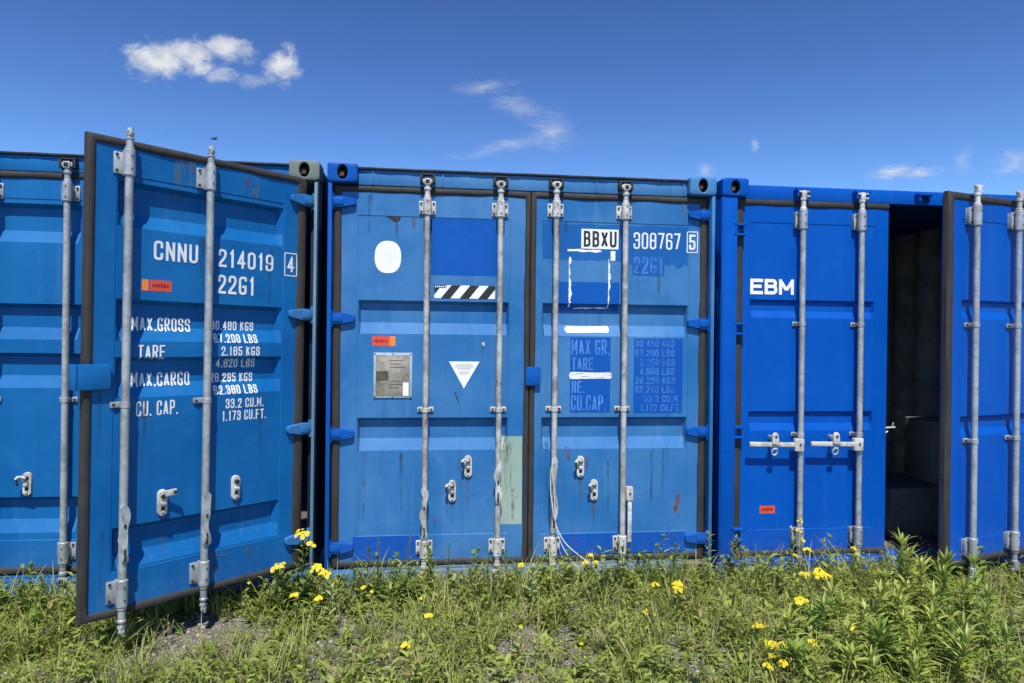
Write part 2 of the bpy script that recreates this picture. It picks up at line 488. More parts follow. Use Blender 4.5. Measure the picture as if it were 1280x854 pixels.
    def build(self, name, mats, parent=None, loc=(0, 0, 0), rot=(0, 0, 0), smooth=True, recalc=True, sharp=35):
        me = bpy.data.meshes.new(name)
        me.from_pydata(self.v, [], self.f)
        mats = mats if isinstance(mats, (list, tuple)) else [mats]
        for k in mats:
            me.materials.append(M_[k] if isinstance(k, str) else k)
        me.polygons.foreach_set('material_index', self.m)
        if recalc:
            bm = bmesh.new(); bm.from_mesh(me)
            bmesh.ops.recalc_face_normals(bm, faces=bm.faces)
            bm.to_mesh(me); bm.free()
        if smooth:
            me.polygons.foreach_set('use_smooth', [True] * len(me.polygons))
            me.set_sharp_from_angle(angle=rad(sharp))
        me.update()
        o = bpy.data.objects.new(name, me)
        COL.objects.link(o)
        o.parent = parent
        o.location = loc
        o.rotation_euler = rot
        return o


def np_mesh(name, V, Q, mats, parent=None, midx=None, smooth=True):
    """V (n,3), Q (m,4) quads"""
    me = bpy.data.meshes.new(name)
    me.vertices.add(len(V)); me.vertices.foreach_set('co', np.asarray(V, np.float32).ravel())
    Q = np.asarray(Q, np.int32)
    me.loops.add(Q.size); me.loops.foreach_set('vertex_index', Q.ravel())
    me.polygons.add(len(Q))
    me.polygons.foreach_set('loop_start', np.arange(len(Q), dtype=np.int32) * 4)
    try:
        me.polygons.foreach_set('loop_total', np.full(len(Q), 4, np.int32))
    except Exception:
        pass
    mats = mats if isinstance(mats, (list, tuple)) else [mats]
    for k in mats:
        me.materials.append(M_[k])
    if midx is not None:
        me.polygons.foreach_set('material_index', np.asarray(midx, np.int32))
    if smooth:
        me.polygons.foreach_set('use_smooth', np.ones(len(Q), bool))
    me.update(calc_edges=True)
    me.validate()
    o = bpy.data.objects.new(name, me)
    COL.objects.link(o)
    o.parent = parent
    return o


def tag(o, label, cat=None, group=None, kind=None):
    if label: o['label'] = label
    if cat: o['category'] = cat
    if group: o['group'] = group
    if kind: o['kind'] = kind
    return o


def empty(name, loc, rot=(0, 0, 0)):
    o = bpy.data.objects.new(name, None)
    o.empty_display_size = 0.3
    o.location = loc
    o.rotation_euler = rot
    COL.objects.link(o)
    return o


# ------------------------------------------------------------------ ground
def gz(x, y):
    x = np.asarray(x, float); y = np.asarray(y, float)
    base = np.where(y < 0, 0.07 * np.maximum(y, -3.0), 0.0)
    near = np.exp(-((x - 1) / 8.0) ** 2 - ((y + 1) / 4.0) ** 2)
    w = 0.014 * np.sin(3.1 * x + 1.3 * y) * np.cos(2.3 * y - 0.7 * x) + 0.010 * np.sin(7.3 * x + 2.0) * np.sin(6.1 * y + 0.4)
    return base + w * near * np.where(y > 0, 0.3, 1.0) - 0.014


gx = np.unique(np.concatenate([np.linspace(-400, -6, 24), np.linspace(-6, 8, 141), np.linspace(8, 400, 24)]))
gy = np.unique(np.concatenate([np.linspace(-400, -4, 24), np.linspace(-4, 1, 61), np.linspace(1, 400, 28)]))
X, Y = np.meshgrid(gx, gy)
Z = gz(X, Y)
V_ = np.stack([X, Y, Z], -1).reshape(-1, 3)
nx_, ny_ = len(gx), len(gy)
ii, jj = np.meshgrid(np.arange(nx_ - 1), np.arange(ny_ - 1))
a_ = (jj * nx_ + ii).ravel()
Q_ = np.stack([a_, a_ + 1, a_ + nx_ + 1, a_ + nx_], -1)
ground = np_mesh('ground', V_, Q_, 'ground')
tag(ground, 'gravelly soil in front of and under the containers', None, None, 'structure')

# ------------------------------------------------------------------ stroke lettering
_S = [(1, .74), (1, 1), (0, 1), (0, .52), (1, .52), (1, 0), (0, 0), (0, .26)]
GL = {
    '0': [([(0, .5), (0, 0), (1, 0), (1, 1), (0, 1), (0, .5)], 1)],
    'O': [([(0, .5), (0, 0), (1, 0), (1, 1), (0, 1), (0, .5)], 1)],
    'D': [([(0, 0), (1, 0), (1, 1), (0, 1)], 1), ([(0, 0), (0, 1)], 0)],
    'C': [([(1, .72), (1, 1), (0, 1), (0, 0), (1, 0), (1, .28)], 1)],
    'G': [([(1, .86), (1, 1), (0, 1), (0, 0), (1, 0), (1, .43), (.60, .43)], 5)],
    'N': [([(0, 0), (0, 1)], 0), ([(1, 0), (1, 1)], 0), ([(0, 1), (1, 0)], 0)],
    'U': [([(0, 1), (0, 0), (1, 0), (1, 1)], 1)],
    '1': [([(.15, .78), (.62, 1), (.62, 0)], 0)],
    '2': [([(0, .72), (0, 1), (1, 1), (1, .60), (0, .1), (0, 0), (1, 0)], 2)],
    '3': [([(0, .75), (0, 1), (1, 1), (1, .53), (.35, .53)], 1), ([(.35, .53), (1, .53), (1, 0), (0, 0), (0, .25)], 1)],
    '4': [([(.72, 0), (.72, 1), (0, .28), (1, .28)], 0)],
    '5': [([(1, 1), (0.03, 1), (0.03, .56), (1, .60), (1, 0), (0, 0), (0, .24)], 3)],
    '6': [([(1, .75), (1, 1), (0, 1), (0, 0), (1, 0), (1, .55), (0, .55)], 1)],
    '7': [([(0, 1), (1, 1), (.35, 0)], 0)],
    '8': [([(0, .5), (0, 0), (1, 0), (1, 1), (0, 1), (0, .5)], 1), ([(0, .53), (1, .53)], 0)],
    '9': [([(0, .25), (0, 0), (1, 0), (1, 1), (0, 1), (0, .45), (1, .45)], 1)],
    'M': [([(0, 0), (0, 1)], 0), ([(1, 0), (1, 1)], 0), ([(0, 1), (.5, .25)], 0), ([(.5, .25), (1, 1)], 0)],
    'A': [([(0, 0), (.5, 1)], 0), ([(.5, 1), (1, 0)], 0), ([(.2, .27), (.8, .27)], 0)],
    'X': [([(0, 0), (1, 1)], 0), ([(0, 1), (1, 0)], 0)],
    'R': [([(0, 0), (0, 1), (1, 1), (1, .48), (0, .48)], 4), ([(.55, .48), (1, 0)], 0)],
    'P': [([(0, 0), (0, 1), (1, 1), (1, .45), (0, .45)], 4)],
    'B': [([(0, 0), (0, 1)], 0), ([(0, 1), (.95, 1), (.95, .53), (0, .53)], 1), ([(0, .53), (1, .53), (1, 0), (0, 0)], 1)],
    'S': [(_S, 1)],
    'T': [([(0, 1), (1, 1)], 0), ([(.5, 1), (.5, 0)], 0)],
    'E': [([(1, 1), (0, 1), (0, 0), (1, 0)], 0), ([(0, .52), (.85, .52)], 0)],
    'F': [([(1, 1), (0, 1), (0, 0)], 0), ([(0, .52), (.85, .52)], 0)],
    'L': [([(0, 1), (0, 0), (1, 0)], 0)],
    'K': [([(0, 0), (0, 1)], 0), ([(0, .4), (1, 1)], 0), ([(.3, .58), (1, 0)], 0)],
    'I': [([(.5, 0), (.5, 1)], 0)],
}


def round_poly(pts, r, sharp):
    out = [pts[0]]
    for i in range(1, len(pts) - 1):
        p0, p1, p2 = np.array(out[-1]) if False else np.array(pts[i - 1]), np.array(pts[i]), np.array(pts[i + 1])
        if i in sharp:
            out.append(tuple(p1)); continue
        d0, d2 = p0 - p1, p2 - p1
        l0, l2 = np.linalg.norm(d0), np.linalg.norm(d2)
        k = min(r, l0 * 0.5, l2 * 0.5)
        a, b = p1 + d0 / l0 * k, p1 + d2 / l2 * k
        for s in np.linspace(0, 1, 5):
            out.append(tuple((1 - s) ** 2 * a + 2 * s * (1 - s) * p1 + s * s * b))
    out.append(pts[-1])
    return out


def glyph_w(ch, ratio):
    return {'.': .16, ' ': .20, '1': ratio * .75, 'I': .14, 'M': ratio * 1.18, ',': .16}.get(ch, ratio)


def text_strokes(s, x0, x1, z0, z1, th=0.15, ratio=0.42, gap=0.17, max_seg=0.006, rough_edge=0.0):
    """list of (V (n,3 cols of x,z), faces) as strips; th is the stroke width / height"""
    H = z1 - z0
    ws = [glyph_w(c, ratio) for c in s]
    total = sum(ws) + gap * (len(s) - 1)
    kx = (x1 - x0) / (total * H)
    tw = th * H * max(0.60, min(1.0, kx))
    out = []
    cx = 0.0
    for ch, w in zip(s, ws):
        gx0 = x0 + cx * H * kx
        gw = w * H * kx
        cx += w + gap
        if ch == ' ':
            continue
        if ch in '.,':
            zc = z0 + tw * 0.6
            xc = gx0 + gw / 2
            out.append([(xc, zc - tw * 0.6), (xc, zc + tw * 0.6)])
            continue
        for pts, mode in GL[ch]:
            P = [(gx0 + tw / 2 + a * max(gw - tw, 0.0), z0 + tw / 2 + b * (H - tw)) for a, b in pts]
            if mode == 1: P = round_poly(P, 0.2 * H, ())
            elif mode == 2: P = round_poly(P, 0.2 * H, (4, 5))
            elif mode == 3: P = round_poly(P, 0.2 * H, (1, 2))
            elif mode == 5: P = round_poly(P, 0.2 * H, (5,))
            elif mode == 4: P = round_poly(P, 0.2 * H, (1,))
            if pts[0] != pts[-1]:            # square ends on upright and level strokes
                for e0, e1 in ((0, 1), (-1, -2)):
                    dx_, dz_ = P[e0][0] - P[e1][0], P[e0][1] - P[e1][1]
                    l_ = math.hypot(dx_, dz_)
                    if l_ > 1e-6 and min(abs(dx_), abs(dz_)) < 0.02 * l_:
                        P[e0] = (P[e0][0] + dx_ / l_ * tw * .5, P[e0][1] + dz_ / l_ * tw * .5)
            if pts[0] == pts[-1] and len(pts) > 3:
                P.append(P[1])          # overlap to close the loop
            if ch in 'DR PBEFTL' and mode == 0 and len(pts) > 2:
                pass
            out.append(P)
    return out, tw


def strip_mesh(P, tw, max_seg):
    P = [np.array(p, float) for p in P]
    R = [P[0]]
    for a, b in zip(P[:-1], P[1:]):
        l = np.linalg.norm(b - a)
        if l < 1e-7: continue
        k = max(1, int(math.ceil(l / max_seg)))
        for i in range(1, k + 1):
            R.append(a + (b - a) * i / k)
    n = len(R)
    L = []
    for i in range(n):
        d0 = R[i] - R[i - 1] if i > 0 else R[1] - R[0]
        d1 = R[i + 1] - R[i] if i < n - 1 else R[-1] - R[-2]
        d0 = d0 / (np.linalg.norm(d0) + 1e-12); d1 = d1 / (np.linalg.norm(d1) + 1e-12)
        m = d0 + d1
        lm_ = np.linalg.norm(m)
        if lm_ < 0.3: m = d1; lm_ = 1
        m = m / np.linalg.norm(m)
        nrm = np.array([-m[1], m[0]])
        k = 1.0 / max(0.45, abs(float(np.dot(nrm, np.array([-d1[1], d1[0]])))))
        L.append((R[i], nrm * k * tw / 2))
    vs = []
    for c, o in L:
        for q in (-1, 0, 1):
            vs.append(c + o * q)
    fs = []
    for i in range(n - 1):
        for q in range(2):
            fs.append((3 * i + q, 3 * i + q + 1, 3 * i + 4 + q, 3 * i + 3 + q))
    return vs, fs


# ------------------------------------------------------------------ container doors
class Door:
    """door in its own frame: X right, Y into the container, Z up, origin on the hinge line at the face plane"""

    def __init__(self, cont, hx, hy, rotz, tilt, x0, x1, z0, z1, gw, sheet, recs, rd, e, pm, gm='rubber'):
        self.x0, self.x1, self.z0, self.z1 = x0, x1, z0, z1
        self.sheet, self.recs, self.rd, self.e = sheet, recs, rd, e
        self.SD = 0.003
        gl, gr, gb, gt = gw
        # panel
        X0 = x0 + (0.4 * gl if gl else 0.0); X1 = x1 - (0.4 * gr if gr else 0.0)
        Z0 = z0 + 0.4 * gb; Z1 = z1 - 0.4 * gt
        xs, zs = self.breaks()
        xs = sorted(set([X0, X1] + [x for x in xs if X0 < x < X1]))
        zs = sorted(set([Z0, Z1] + [z for z in zs if Z0 < z < Z1]))
        b = B()
        vs = [(x, self.depth(x, z), z) for z in zs for x in xs]
        nx = len(xs); nz = len(zs)
        fs = [(j * nx + i, j * nx + i + 1, (j + 1) * nx + i + 1, (j + 1) * nx + i) for j in range(nz - 1) for i in range(nx - 1)]
        T = 0.052
        k = len(vs)
        vs += [(X0, T, Z0), (X1, T, Z0), (X1, T, Z1), (X0, T, Z1)]
        fs.append((k + 3, k + 2, k + 1, k))
        fs.append(tuple([i for i in range(nx)][::-1] + [k, k + 1]))
        fs.append(tuple([(nz - 1) * nx + i for i in range(nx)] + [k + 2, k + 3]))
        fs.append(tuple([j * nx for j in range(nz)] + [k + 3, k]))
        fs.append(tuple([j * nx + nx - 1 for j in range(nz)][::-1] + [k + 1, k + 2]))
        b.add(vs, fs)
        self.o = b.build('door', pm, cont, (hx, hy, 0), (0, tilt, rotz), sharp=8)
        # rubber seal
        prof = [(0.0, 0.030), (0.0, 0.002), (0.12, -0.007), (0.35, -0.011), (0.7, -0.010), (0.9, -0.004), (1.0, 0.006)]
        g = B()
        N = 26
        rings = []
        for tt, y in prof:
            ax, bx = x0 + tt * gl, x1 - tt * gr
            az, bz = z0 + tt * gb, z1 - tt * gt
            ring = []
            cs = [(ax, az), (bx, az), (bx, bz), (ax, bz)]
            for s in range(4):
                p, q = cs[s], cs[(s + 1) % 4]
                for i in range(N):
                    f_ = i / N
                    px, pz = p[0] + (q[0] - p[0]) * f_, p[1] + (q[1] - p[1]) * f_
                    wob = 0.0016 * math.sin(px * 9 + pz * 7 + tt) + 0.0012 * math.sin(px * 23 - pz * 19)
                    if tt > 0.05:
                        ring.append((px + wob * (1 if s % 2 else 0), y + wob, pz + wob * (0 if s % 2 else 1)))
                    else:
                        ring.append((px, y, pz))
            rings.append(ring)
        vs = [p for r_ in rings for p in r_]
        n4 = 4 * N
        fs = []
        for j in range(len(prof) - 1):
            for i in range(n4):
                side = i // N
                if (side == 0 and gb == 0) or (side == 1 and gr == 0) or (side == 2 and gt == 0) or (side == 3 and gl == 0):
                    continue
                fs.append((j * n4 + i, j * n4 + (i + 1) % n4, (j + 1) * n4 + (i + 1) % n4, (j + 1) * n4 + i))
        g.add(vs, fs)
        self.gasket = g.build('gasket', gm, self.o)

    def breaks(self):
        a, b, c, d = self.sheet
        w = 0.003
        xs = [a, a + w, b - w, b]
        zs = [c, c + w, d - w, d]
        for (zt, zti, zbi, zb) in self.recs:
            zs += [zt, zti, zbi, zb]
            xs += [a + w + 0.004, a + w + 0.004 + self.e, b - w - 0.004, b - w - 0.004 - self.e]
        return sorted(set(xs)), sorted(set(zs))

    def depth(self, x, z):
        a, b, c, d = self.sheet
        w = 0.003
        fx = max(0.0, min(1.0, (x - a) / w, (b - x) / w))
        fz = max(0.0, min(1.0, (z - c) / w, (d - z) / w))
        base = self.SD * min(fx, fz)
        xa, xb = a + w + 0.004, b - w - 0.004
        cf = max(0.0, min(1.0, (x - xa) / self.e, (xb - x) / self.e))
        pr = 0.0
        for (zt, zti, zbi, zb) in self.recs:
            if zb < z < zt:
                pr = min(1.0, (zt - z) / (zt - zti), (z - zb) / (zbi - zb))
        return base + self.rd * pr * cf

    # flat things on the surface -------------------------------------------------
    def decal(self, name, rect=None, mat='white', eps=0.0007, poly=None, sub=None):
        b = B()
        if rect:
            x0, x1, z0, z1 = rect
            xs, zs = self.breaks()
            xs = sorted(set([x0, x1] + [x for x in xs if x0 < x < x1]))
            zs = sorted(set([z0, z1] + [z for z in zs if z0 < z < z1]))
            nx, nz = len(xs), len(zs)
            vs = [(x, self.depth(x, z) - eps, z) for z in zs for x in xs]
            fs = [(j * nx + i, j * nx + i + 1, (j + 1) * nx + i + 1, (j + 1) * nx + i) for j in range(nz - 1) for i in range(nx - 1)]
            b.add(vs, fs)
        else:
            vs = [(x, self.depth(x, z) - eps, z) for x, z in poly]
            b.add(vs, [tuple(range(len(poly)))])
        return b.build(name, mat, self.o, recalc=False, sharp=8)

    def strips(self, name, lines, tw, mat, eps=0.0018, seg=0.003):
        b = B()
        for k, P in enumerate(lines):
            vs, fs = strip_mesh(P, tw, seg)
            b.add([(p[0], self.depth(p[0], p[1]) - eps - 0.00012 * k - 0.00010 * i / len(vs), p[1]) for i, p in enumerate(vs)], fs)
        return b.build(name, mat, self.o, recalc=False, smooth=False)

    def text(self, s, x0, x1, z0, z1, mat='letter', th=0.135, ratio=0.46, gap=0.13, eps=0.0018):
        H = z1 - z0
        ws = [glyph_w(c, ratio) for c in s]
        kx = (x1 - x0) / ((sum(ws) + gap * (len(s) - 1)) * H)
        i = 0
        for word in s.split(' '):           # every word is a piece of lettering of its own
            xa = x0 + (sum(ws[:i]) + gap * i) * H * kx
            xb = xa + (sum(ws[i:i + len(word)]) + gap * (len(word) - 1)) * H * kx
            lines, tw = text_strokes(word, xa, xb, z0, z1, th, ratio, gap)
            self.strips('lettering', lines, tw, mat, eps)
            i += len(word) + 1

    def ragged(self, name, x0, x1, z0, z1, mat, amp, eps=0.0013, n=60, seed=0, soft=False):
        """horizontal torn band between z0 and z1, its edges uneven"""
        r = random.Random(seed)
        b = B()
        vs, fs = [], []
        ph = [r.uniform(0, 6.28) for _ in range(6)]
        for i in range(n + 1):
            x = x0 + (x1 - x0) * i / n
            kr = 0.12 if soft else 1.0
            o1 = amp * (math.sin(x * 20 + ph[0]) * .4 + math.sin(x * 70 + ph[1]) * .4 * kr + r.uniform(-.5, .5) * kr)
            o2 = amp * (math.sin(x * 17 + ph[2]) * .4 + math.sin(x * 60 + ph[3]) * .4 * kr + r.uniform(-.5, .5) * kr)
            if soft:                              # brushed, rounded ends
                en = min(1.0, min(i, n - i) / (n * .06))
                cl = (1 - math.sqrt(max(0.0, 1 - (1 - en) ** 2))) * (z1 - z0) * .5
                o1 += cl; o2 -= cl
            for z in (z0 + o1, (z0 + z1) / 2, z1 + o2):
                vs.append((x, self.depth(x, z) - eps, z))
        for i in range(n):
            for q in range(2):
                fs.append((3 * i + q, 3 * i + 3 + q, 3 * i + 4 + q, 3 * i + 1 + q))
        b.add(vs, fs)
        return b.build(name, mat, self.o, recalc=False, smooth=False)

    def ragged_v(self, name, x0, x1, z0, z1, mat, amp, eps=0.0013, n=60, seed=0):
        r = random.Random(seed)
        b = B()
        vs, fs = [], []
        p1, p2, p3 = (r.uniform(0, 6.28) for _ in range(3))
        for i in range(n + 1):
            z = z0 + (z1 - z0) * i / n
            o1 = amp * (math.sin(z * 40 + p1) * .3 + r.uniform(-.6, .6))
            o2 = amp * (math.sin(z * 25 + p2) * .7 + math.sin(z * 90 + p3) * .4 + r.uniform(-.5, .5))
            for x in (x0 + o1 * .4, (x0 + x1) / 2, x1 + o2):
                vs.append((x, self.depth(x, z) - eps, z))
        for i in range(n):
            for q in range(2):
                fs.append((3 * i + q, 3 * i + 1 + q, 3 * i + 4 + q, 3 * i + 3 + q))
        b.add(vs, fs)
        return b.build(name, mat, self.o, recalc=False, smooth=False)

    def run(self, x, z1, z0, w, mat, seed=0, eps=0.0042):
        """a run of rust or grime: starts wide at z1 and thins out down to z0"""
        r = random.Random(seed + int(x * 1000))
        b = B()
        n = 18
        vs, fs = [], []
        cxx = x
        for i in range(n + 1):
            f_ = i / n
            z = z1 + (z0 - z1) * f_
            cxx += r.uniform(-.0015, .0015)
            ww = w * (1 - f_ ** 1.5) * r.uniform(.75, 1.1) + .0015
            for q in (-1, 0, 1):
                xx_ = cxx + q * ww / 2
                vs.append((xx_, self.depth(xx_, z) - eps, z))
        for i in range(n):
            for q in range(2):
                fs.append((3 * i + q, 3 * i + 3 + q, 3 * i + 4 + q, 3 * i + 1 + q))
        b.add(vs, fs)
        return b.build('rust_run' if mat == 'ruststain' else 'grime_run', mat, self.o, recalc=False, smooth=False)

    # hardware ---------------------------------------------------------------------
    RY = -0.044

    def rod(self, x, zb, zt, mat='galv', r=0.0178):
        b = B()
        prof = [(zb, r * .8), (zb + .004, r)]
        n = 14
        for i in range(1, n):
            prof.append((zb + (zt - zb) * i / n, r * (1 + 0.012 * math.sin(i * 2.3))))
        prof += [(zt - .004, r), (zt, r * .8)]
        b.lathe(x, self.RY, prof, 16)
        return b.build('locking_rod', mat, self.o)

    def rod_end(self, x, z, up, style, mat):
        """neck, collar and cam head beyond the bearing; up = +1 top, -1 bottom"""
        b = B()
        y = self.RY
        s = up
        if style == 'cam':
            prof = [(z, .0205), (z + s * .012, .0205), (z + s * .016, .0165), (z + s * .045, .0165), (z + s * .05, .022),
                    (z + s * .062, .022), (z + s * .066, .016), (z + s * .085, .016)]
            if s < 0: prof = prof[::-1]
            b.lathe(x, y, prof, 16)
            za, zb = z + s * .078, z + s * .118
            b.box(x - .019, x + .019, y - .021, y + .014, min(za, zb), max(za, zb), .004)
            b.box(x - .029, x - .012, y - .012, y + .024, min(za, zb) + .012, max(za, zb) - .004, .003)
            b.box(x + .012, x + .029, y - .012, y + .024, min(za, zb) + .012, max(za, zb) - .004, .003)
            b.box(x - .012, x + .012, y - .0235, y - .019, min(za, zb) + .010, max(za, zb) - .008, .001, mi=1)
        elif style == 'tee':
            prof = [(z, .0215), (z + s * .012, .0215), (z + s * .018, .016), (z + s * .06, .016), (z + s * .064, .021), (z + s * .08, .021)]
            if s < 0: prof = prof[::-1]
            b.lathe(x, y, prof, 16)
            za, zb = z + s * .078, z + s * .125
            b.box(x - .016, x + .016, y - .018, y + .012, min(za, zb), max(za, zb), .004)
            b.box(x - .036, x + .040, y - .013, y + .004, z + s * .112, z + s * .128, .003)
            b.box(x + .014, x + .040, y - .013, y + .010, z + s * .082, z + s * .094, .003)
        else:   # free end of an open door
            if s > 0: s = 0.74
            prof = [(z, .022), (z + s * .012, .022), (z + s * .018, .0175), (z + s * .062, .0165), (z + s * .066, .020),
                    (z + s * .074, .020), (z + s * .078, .0125), (z + s * .092, .0125)]
            if s < 0: prof = prof[::-1]
            b.lathe(x, y, prof, 16)
            for k, ang in ((0, 25), (1, -20)):
                m = Matrix.Translation((x, y, z + s * (.100 + .020 * k))) @ Matrix.Rotation(rad(ang), 4, 'Z') @ Matrix.Rotation(rad(14), 4, 'Y')
                b.box(-.013, .013, -.014, .014, -.0105, .0105, .003, xf=m)
            m = Matrix.Translation((x + .004, y - .006, z + s * .134)) @ Matrix.Rotation(rad(35), 4, 'Z')
            b.box(-.007, .010, -.008, .008, -.008, .008, .003, xf=m)
        return b.build('rod_cam', [mat, 'darksteel'], self.o)

    def bearing(self, x, z0, z1, style, mat):
        b = B()
        y = self.RY
        zc = (z0 + z1) / 2
        L = {'both': (.051, .051), 'left': (.058, .024), 'uneven': (.046, .036), 'right': (.03, .05)}[style]
        b.box(x - L[0], x + L[1], -.009, self.SD, z0 + .012, z1 - .012, .003)
        b.box(x - .021, x + .021, y, -.004, z0 + .004, z1 - .004, .003)
        b.lathe(x, y, [(z0, .0225), (z0 + .004, .0265), (z1 - .004, .0265), (z1, .0225)], 18)
        if style == 'uneven':
            b.box(x - L[0], x - L[0] + .016, -.030, -.006, z0 + .012, z1 - .012, .003)
        for sx in (-1, 1):
            l = L[0] if sx < 0 else L[1]
            if l < .03: continue
            for zz in (z0 + .026, z1 - .026):
                xx = x + sx * (l - .013)
                b.cyl((xx, -.0165 if style != 'uneven' or sx > 0 else -.034, zz), (xx, -.006, zz), .0072, 6, mi=1)
        for zz in (zc - .03, zc + .03):
            b.cyl((x + .002, y - .030, zz), (x + .002, y - .02, zz), .0042, 6, mi=1)
        return b.build('rod_bearing', [mat, 'bolt'], self.o)

    def guide(self, x, z, mat, w=.05, left_only=False):
        b = B()
        y = self.RY
        xr = .024 if left_only else w
        b.box(x - w, x + xr, -.008, self.SD + .001, z - .0145, z + .0145, .003)
        pts = []
        b.lathe(x, y, [(z - .014, .0205), (z - .0125, .0222), (z + .0125, .0222), (z + .014, .0205)], 16)
        b.box(x - .0195, x + .0195, y, -.004, z - .013, z + .013, .002)
        for sx in ((-1,) if left_only else (-1, 1)):
            b.cyl((x + sx * (w - .014), -.014, z), (x + sx * (w - .014), -.005, z), .0075, 6, mi=1)
        return b.build('rod_guide', [mat, 'bolt'], self.o)

    def hasp(self, x, z, side, mat='whitemetal', flip=None):
        """upright oval plate with two dark slots and a hooked catch"""
        b = B()
        h, w = .068, .024
        poly = []
        for i in range(9):
            a = math.pi * i / 8
            poly.append((x + w * math.cos(a), z + h - w + w * math.sin(a)))
        for i in range(9):
            a = math.pi + math.pi * i / 8
            poly.append((x + w * math.cos(a), z - h + w + w * math.sin(a)))
        b.prism(poly, -.012, self.SD + .001, 0, .003)
        b.box(x - .010, x + .010, -.0135, -.008, z - .046, z - .018, .002, mi=1)
        b.box(x - .011, x + .011, -.030, -.010, z - .008, z + .006, .003, mi=0)
        b.cyl((x, -.030, z + .034), (x, -.008, z + .034), .0125, 10, mi=1)
        b.box(x - .008, x + .008, -.020, -.0115, z - .052, z - .040, .002, mi=0)
        if side:
            p = [(x, -.026, z + .036), (x + side * .016, -.036, z + .046), (x + side * .030, -.044, z + .046),
                 (x + side * .040, -.048, z + .034)]
            b.tube(p, .0085, 8, mi=0)
            b.tube([(x + side * .034, -.046, z + .040), (x + side * .038, -.044, z + .012), (x + side * .030, -.038, z - .004)], .006, 8, mi=1)
        if flip:
            for k in range(2):
                pass
            dx, dz = flip
            m = Matrix.Translation((x, -.022, z + .046)) @ Matrix.Rotation(math.atan2(-dz, dx), 4, 'Y') @ Matrix.Rotation(rad(-24), 4, 'Z')
            b.box(-.014, math.hypot(dx, dz), -.006, .006, -.017, .017, .005, xf=m)
            b.cyl(m @ Vector((.055, -.008, 0)), m @ Vector((.055, -.002, 0)), .009, 10, mi=1)
        return b.build('padlock_hasp', [mat, 'darksteel'], self.o)

    def hinge(self, xp, xt, z, style, mat):
        """blade hinge from the corner post (xp) to its tip (xt)"""
        b = B()
        if style == 'blade':
            d = xt - xp
            poly = [(xp, z - .034), (xp + d * .40, z - .036), (xp + d * .97, z - .019), (xt, z - .012), (xt, z + .013),
                    (xp + d * .97, z + .020), (xp + d * .45, z + .034), (xp, z + .033)]
            b.prism(poly, -.028, -.002, 0, .005)
            b.box(xp + d * .02, xp + d * .5, -.034, -.026, z - .022, z + .022, .004)
            b.cyl((xp, -.018, z - .050), (xp, -.018, z + .050), .017, 12)
        else:
            for zz in (z + .032, z - .032):
                b.box(xp, xt, -.050, -.002, zz - .007, zz + .007, .002)
            b.box(xp, xt - (xt - xp) * .35, -.020, -.002, z - .030, z + .030, .003)
            b.cyl((xp + (xt - xp) * .1, -.022, z - .042), (xp + (xt - xp) * .1, -.022, z + .042), .014, 12)
        return b.build('hinge', mat, self.o)

    def cut_handle(self, x, z0, z1, mat, seed=0):
        """bent steel remains of a cut-off handle along the rod"""
        r = random.Random(seed)
        b = B()
        n = 22
        vs, fs = [], []
        ph = r.uniform(0, 6)
        for i in range(n + 1):
            f_ = i / n
            z = z0 + (z1 - z0) * f_
            cx_ = x + .009 * math.sin(f_ * 9 + ph) * (0.4 + f_ * 0.6)
            w = .017 + .006 * math.sin(f_ * 13 + ph * 2)
            if i in (0, n): w *= .55
            tw_ = .5 * math.sin(f_ * 7 + ph)
            y = self.RY - .021 - .004 * math.sin(f_ * 11)
            c, s = math.cos(tw_), math.sin(tw_)
            for (u, v) in ((-w, -.004), (w, -.004), (w, .004), (-w, .004)):
                vs.append((cx_ + u * c - v * s, y + u * s * .6 + v, z))
        for i in range(n):
            for q in range(4):
                fs.append((4 * i + q, 4 * i + (q + 1) % 4, 4 * i + 4 + (q + 1) % 4, 4 * i + 4 + q))
        fs += [(0, 3, 2, 1), (4 * n, 4 * n + 1, 4 * n + 2, 4 * n + 3)]
        b.add(vs, fs)
        for f_, hh in ((.14, .030), (.55 + .1 * math.sin(ph), .009)):
            z = z0 + (z1 - z0) * f_
            b.box(x - .005, x + .006, self.RY - .031, self.RY - .016, z - hh, z + hh, .002, mi=1)
        return b.build('cut_handle', [mat, 'darksteel'], self.o)

    def sticker(self, name, x0, x1, z0, z1, orange=None, seed=0, eps=0.0012):
        """small red label with unreadable dark print; orange = 'left' / 'right' end"""
        r = random.Random(seed)
        b = B()
        w = x1 - x0
        a, c = x0, x1
        y = self.SD - eps

        def q(p0, p1, r0, r1, yy, mi):
            b.add([(p0, yy, r0), (p1, yy, r0), (p1, yy, r1), (p0, yy, r1)], [(0, 1, 2, 3)], mi)
        if orange == 'left':
            q(x0, x0 + w * .22, z0, z1, y, 1); a = x0 + w * .27
        if orange == 'right':
            q(x1 - w * .25, x1, z0, z1, y, 1); c = x1 - w * .25
        q(a, c, z0, z1, y, 0)
        n = 6
        for i in range(n):
            xa = a + (c - a) * (.10 + .8 * i / n)
            h = z1 - z0
            k = r.uniform(.2, .4)
            q(xa, xa + (c - a) * .09, z0 + h * (.5 - k * .5), z0 + h * (.5 + k * .5), y - .0004, 2)
        return b.build(name, ['red', 'orange', 'darkred'], self.o, recalc=False, smooth=False)


# ------------------------------------------------------------------ container body
CW, CH, CL = 2.438, 2.591, 6.058


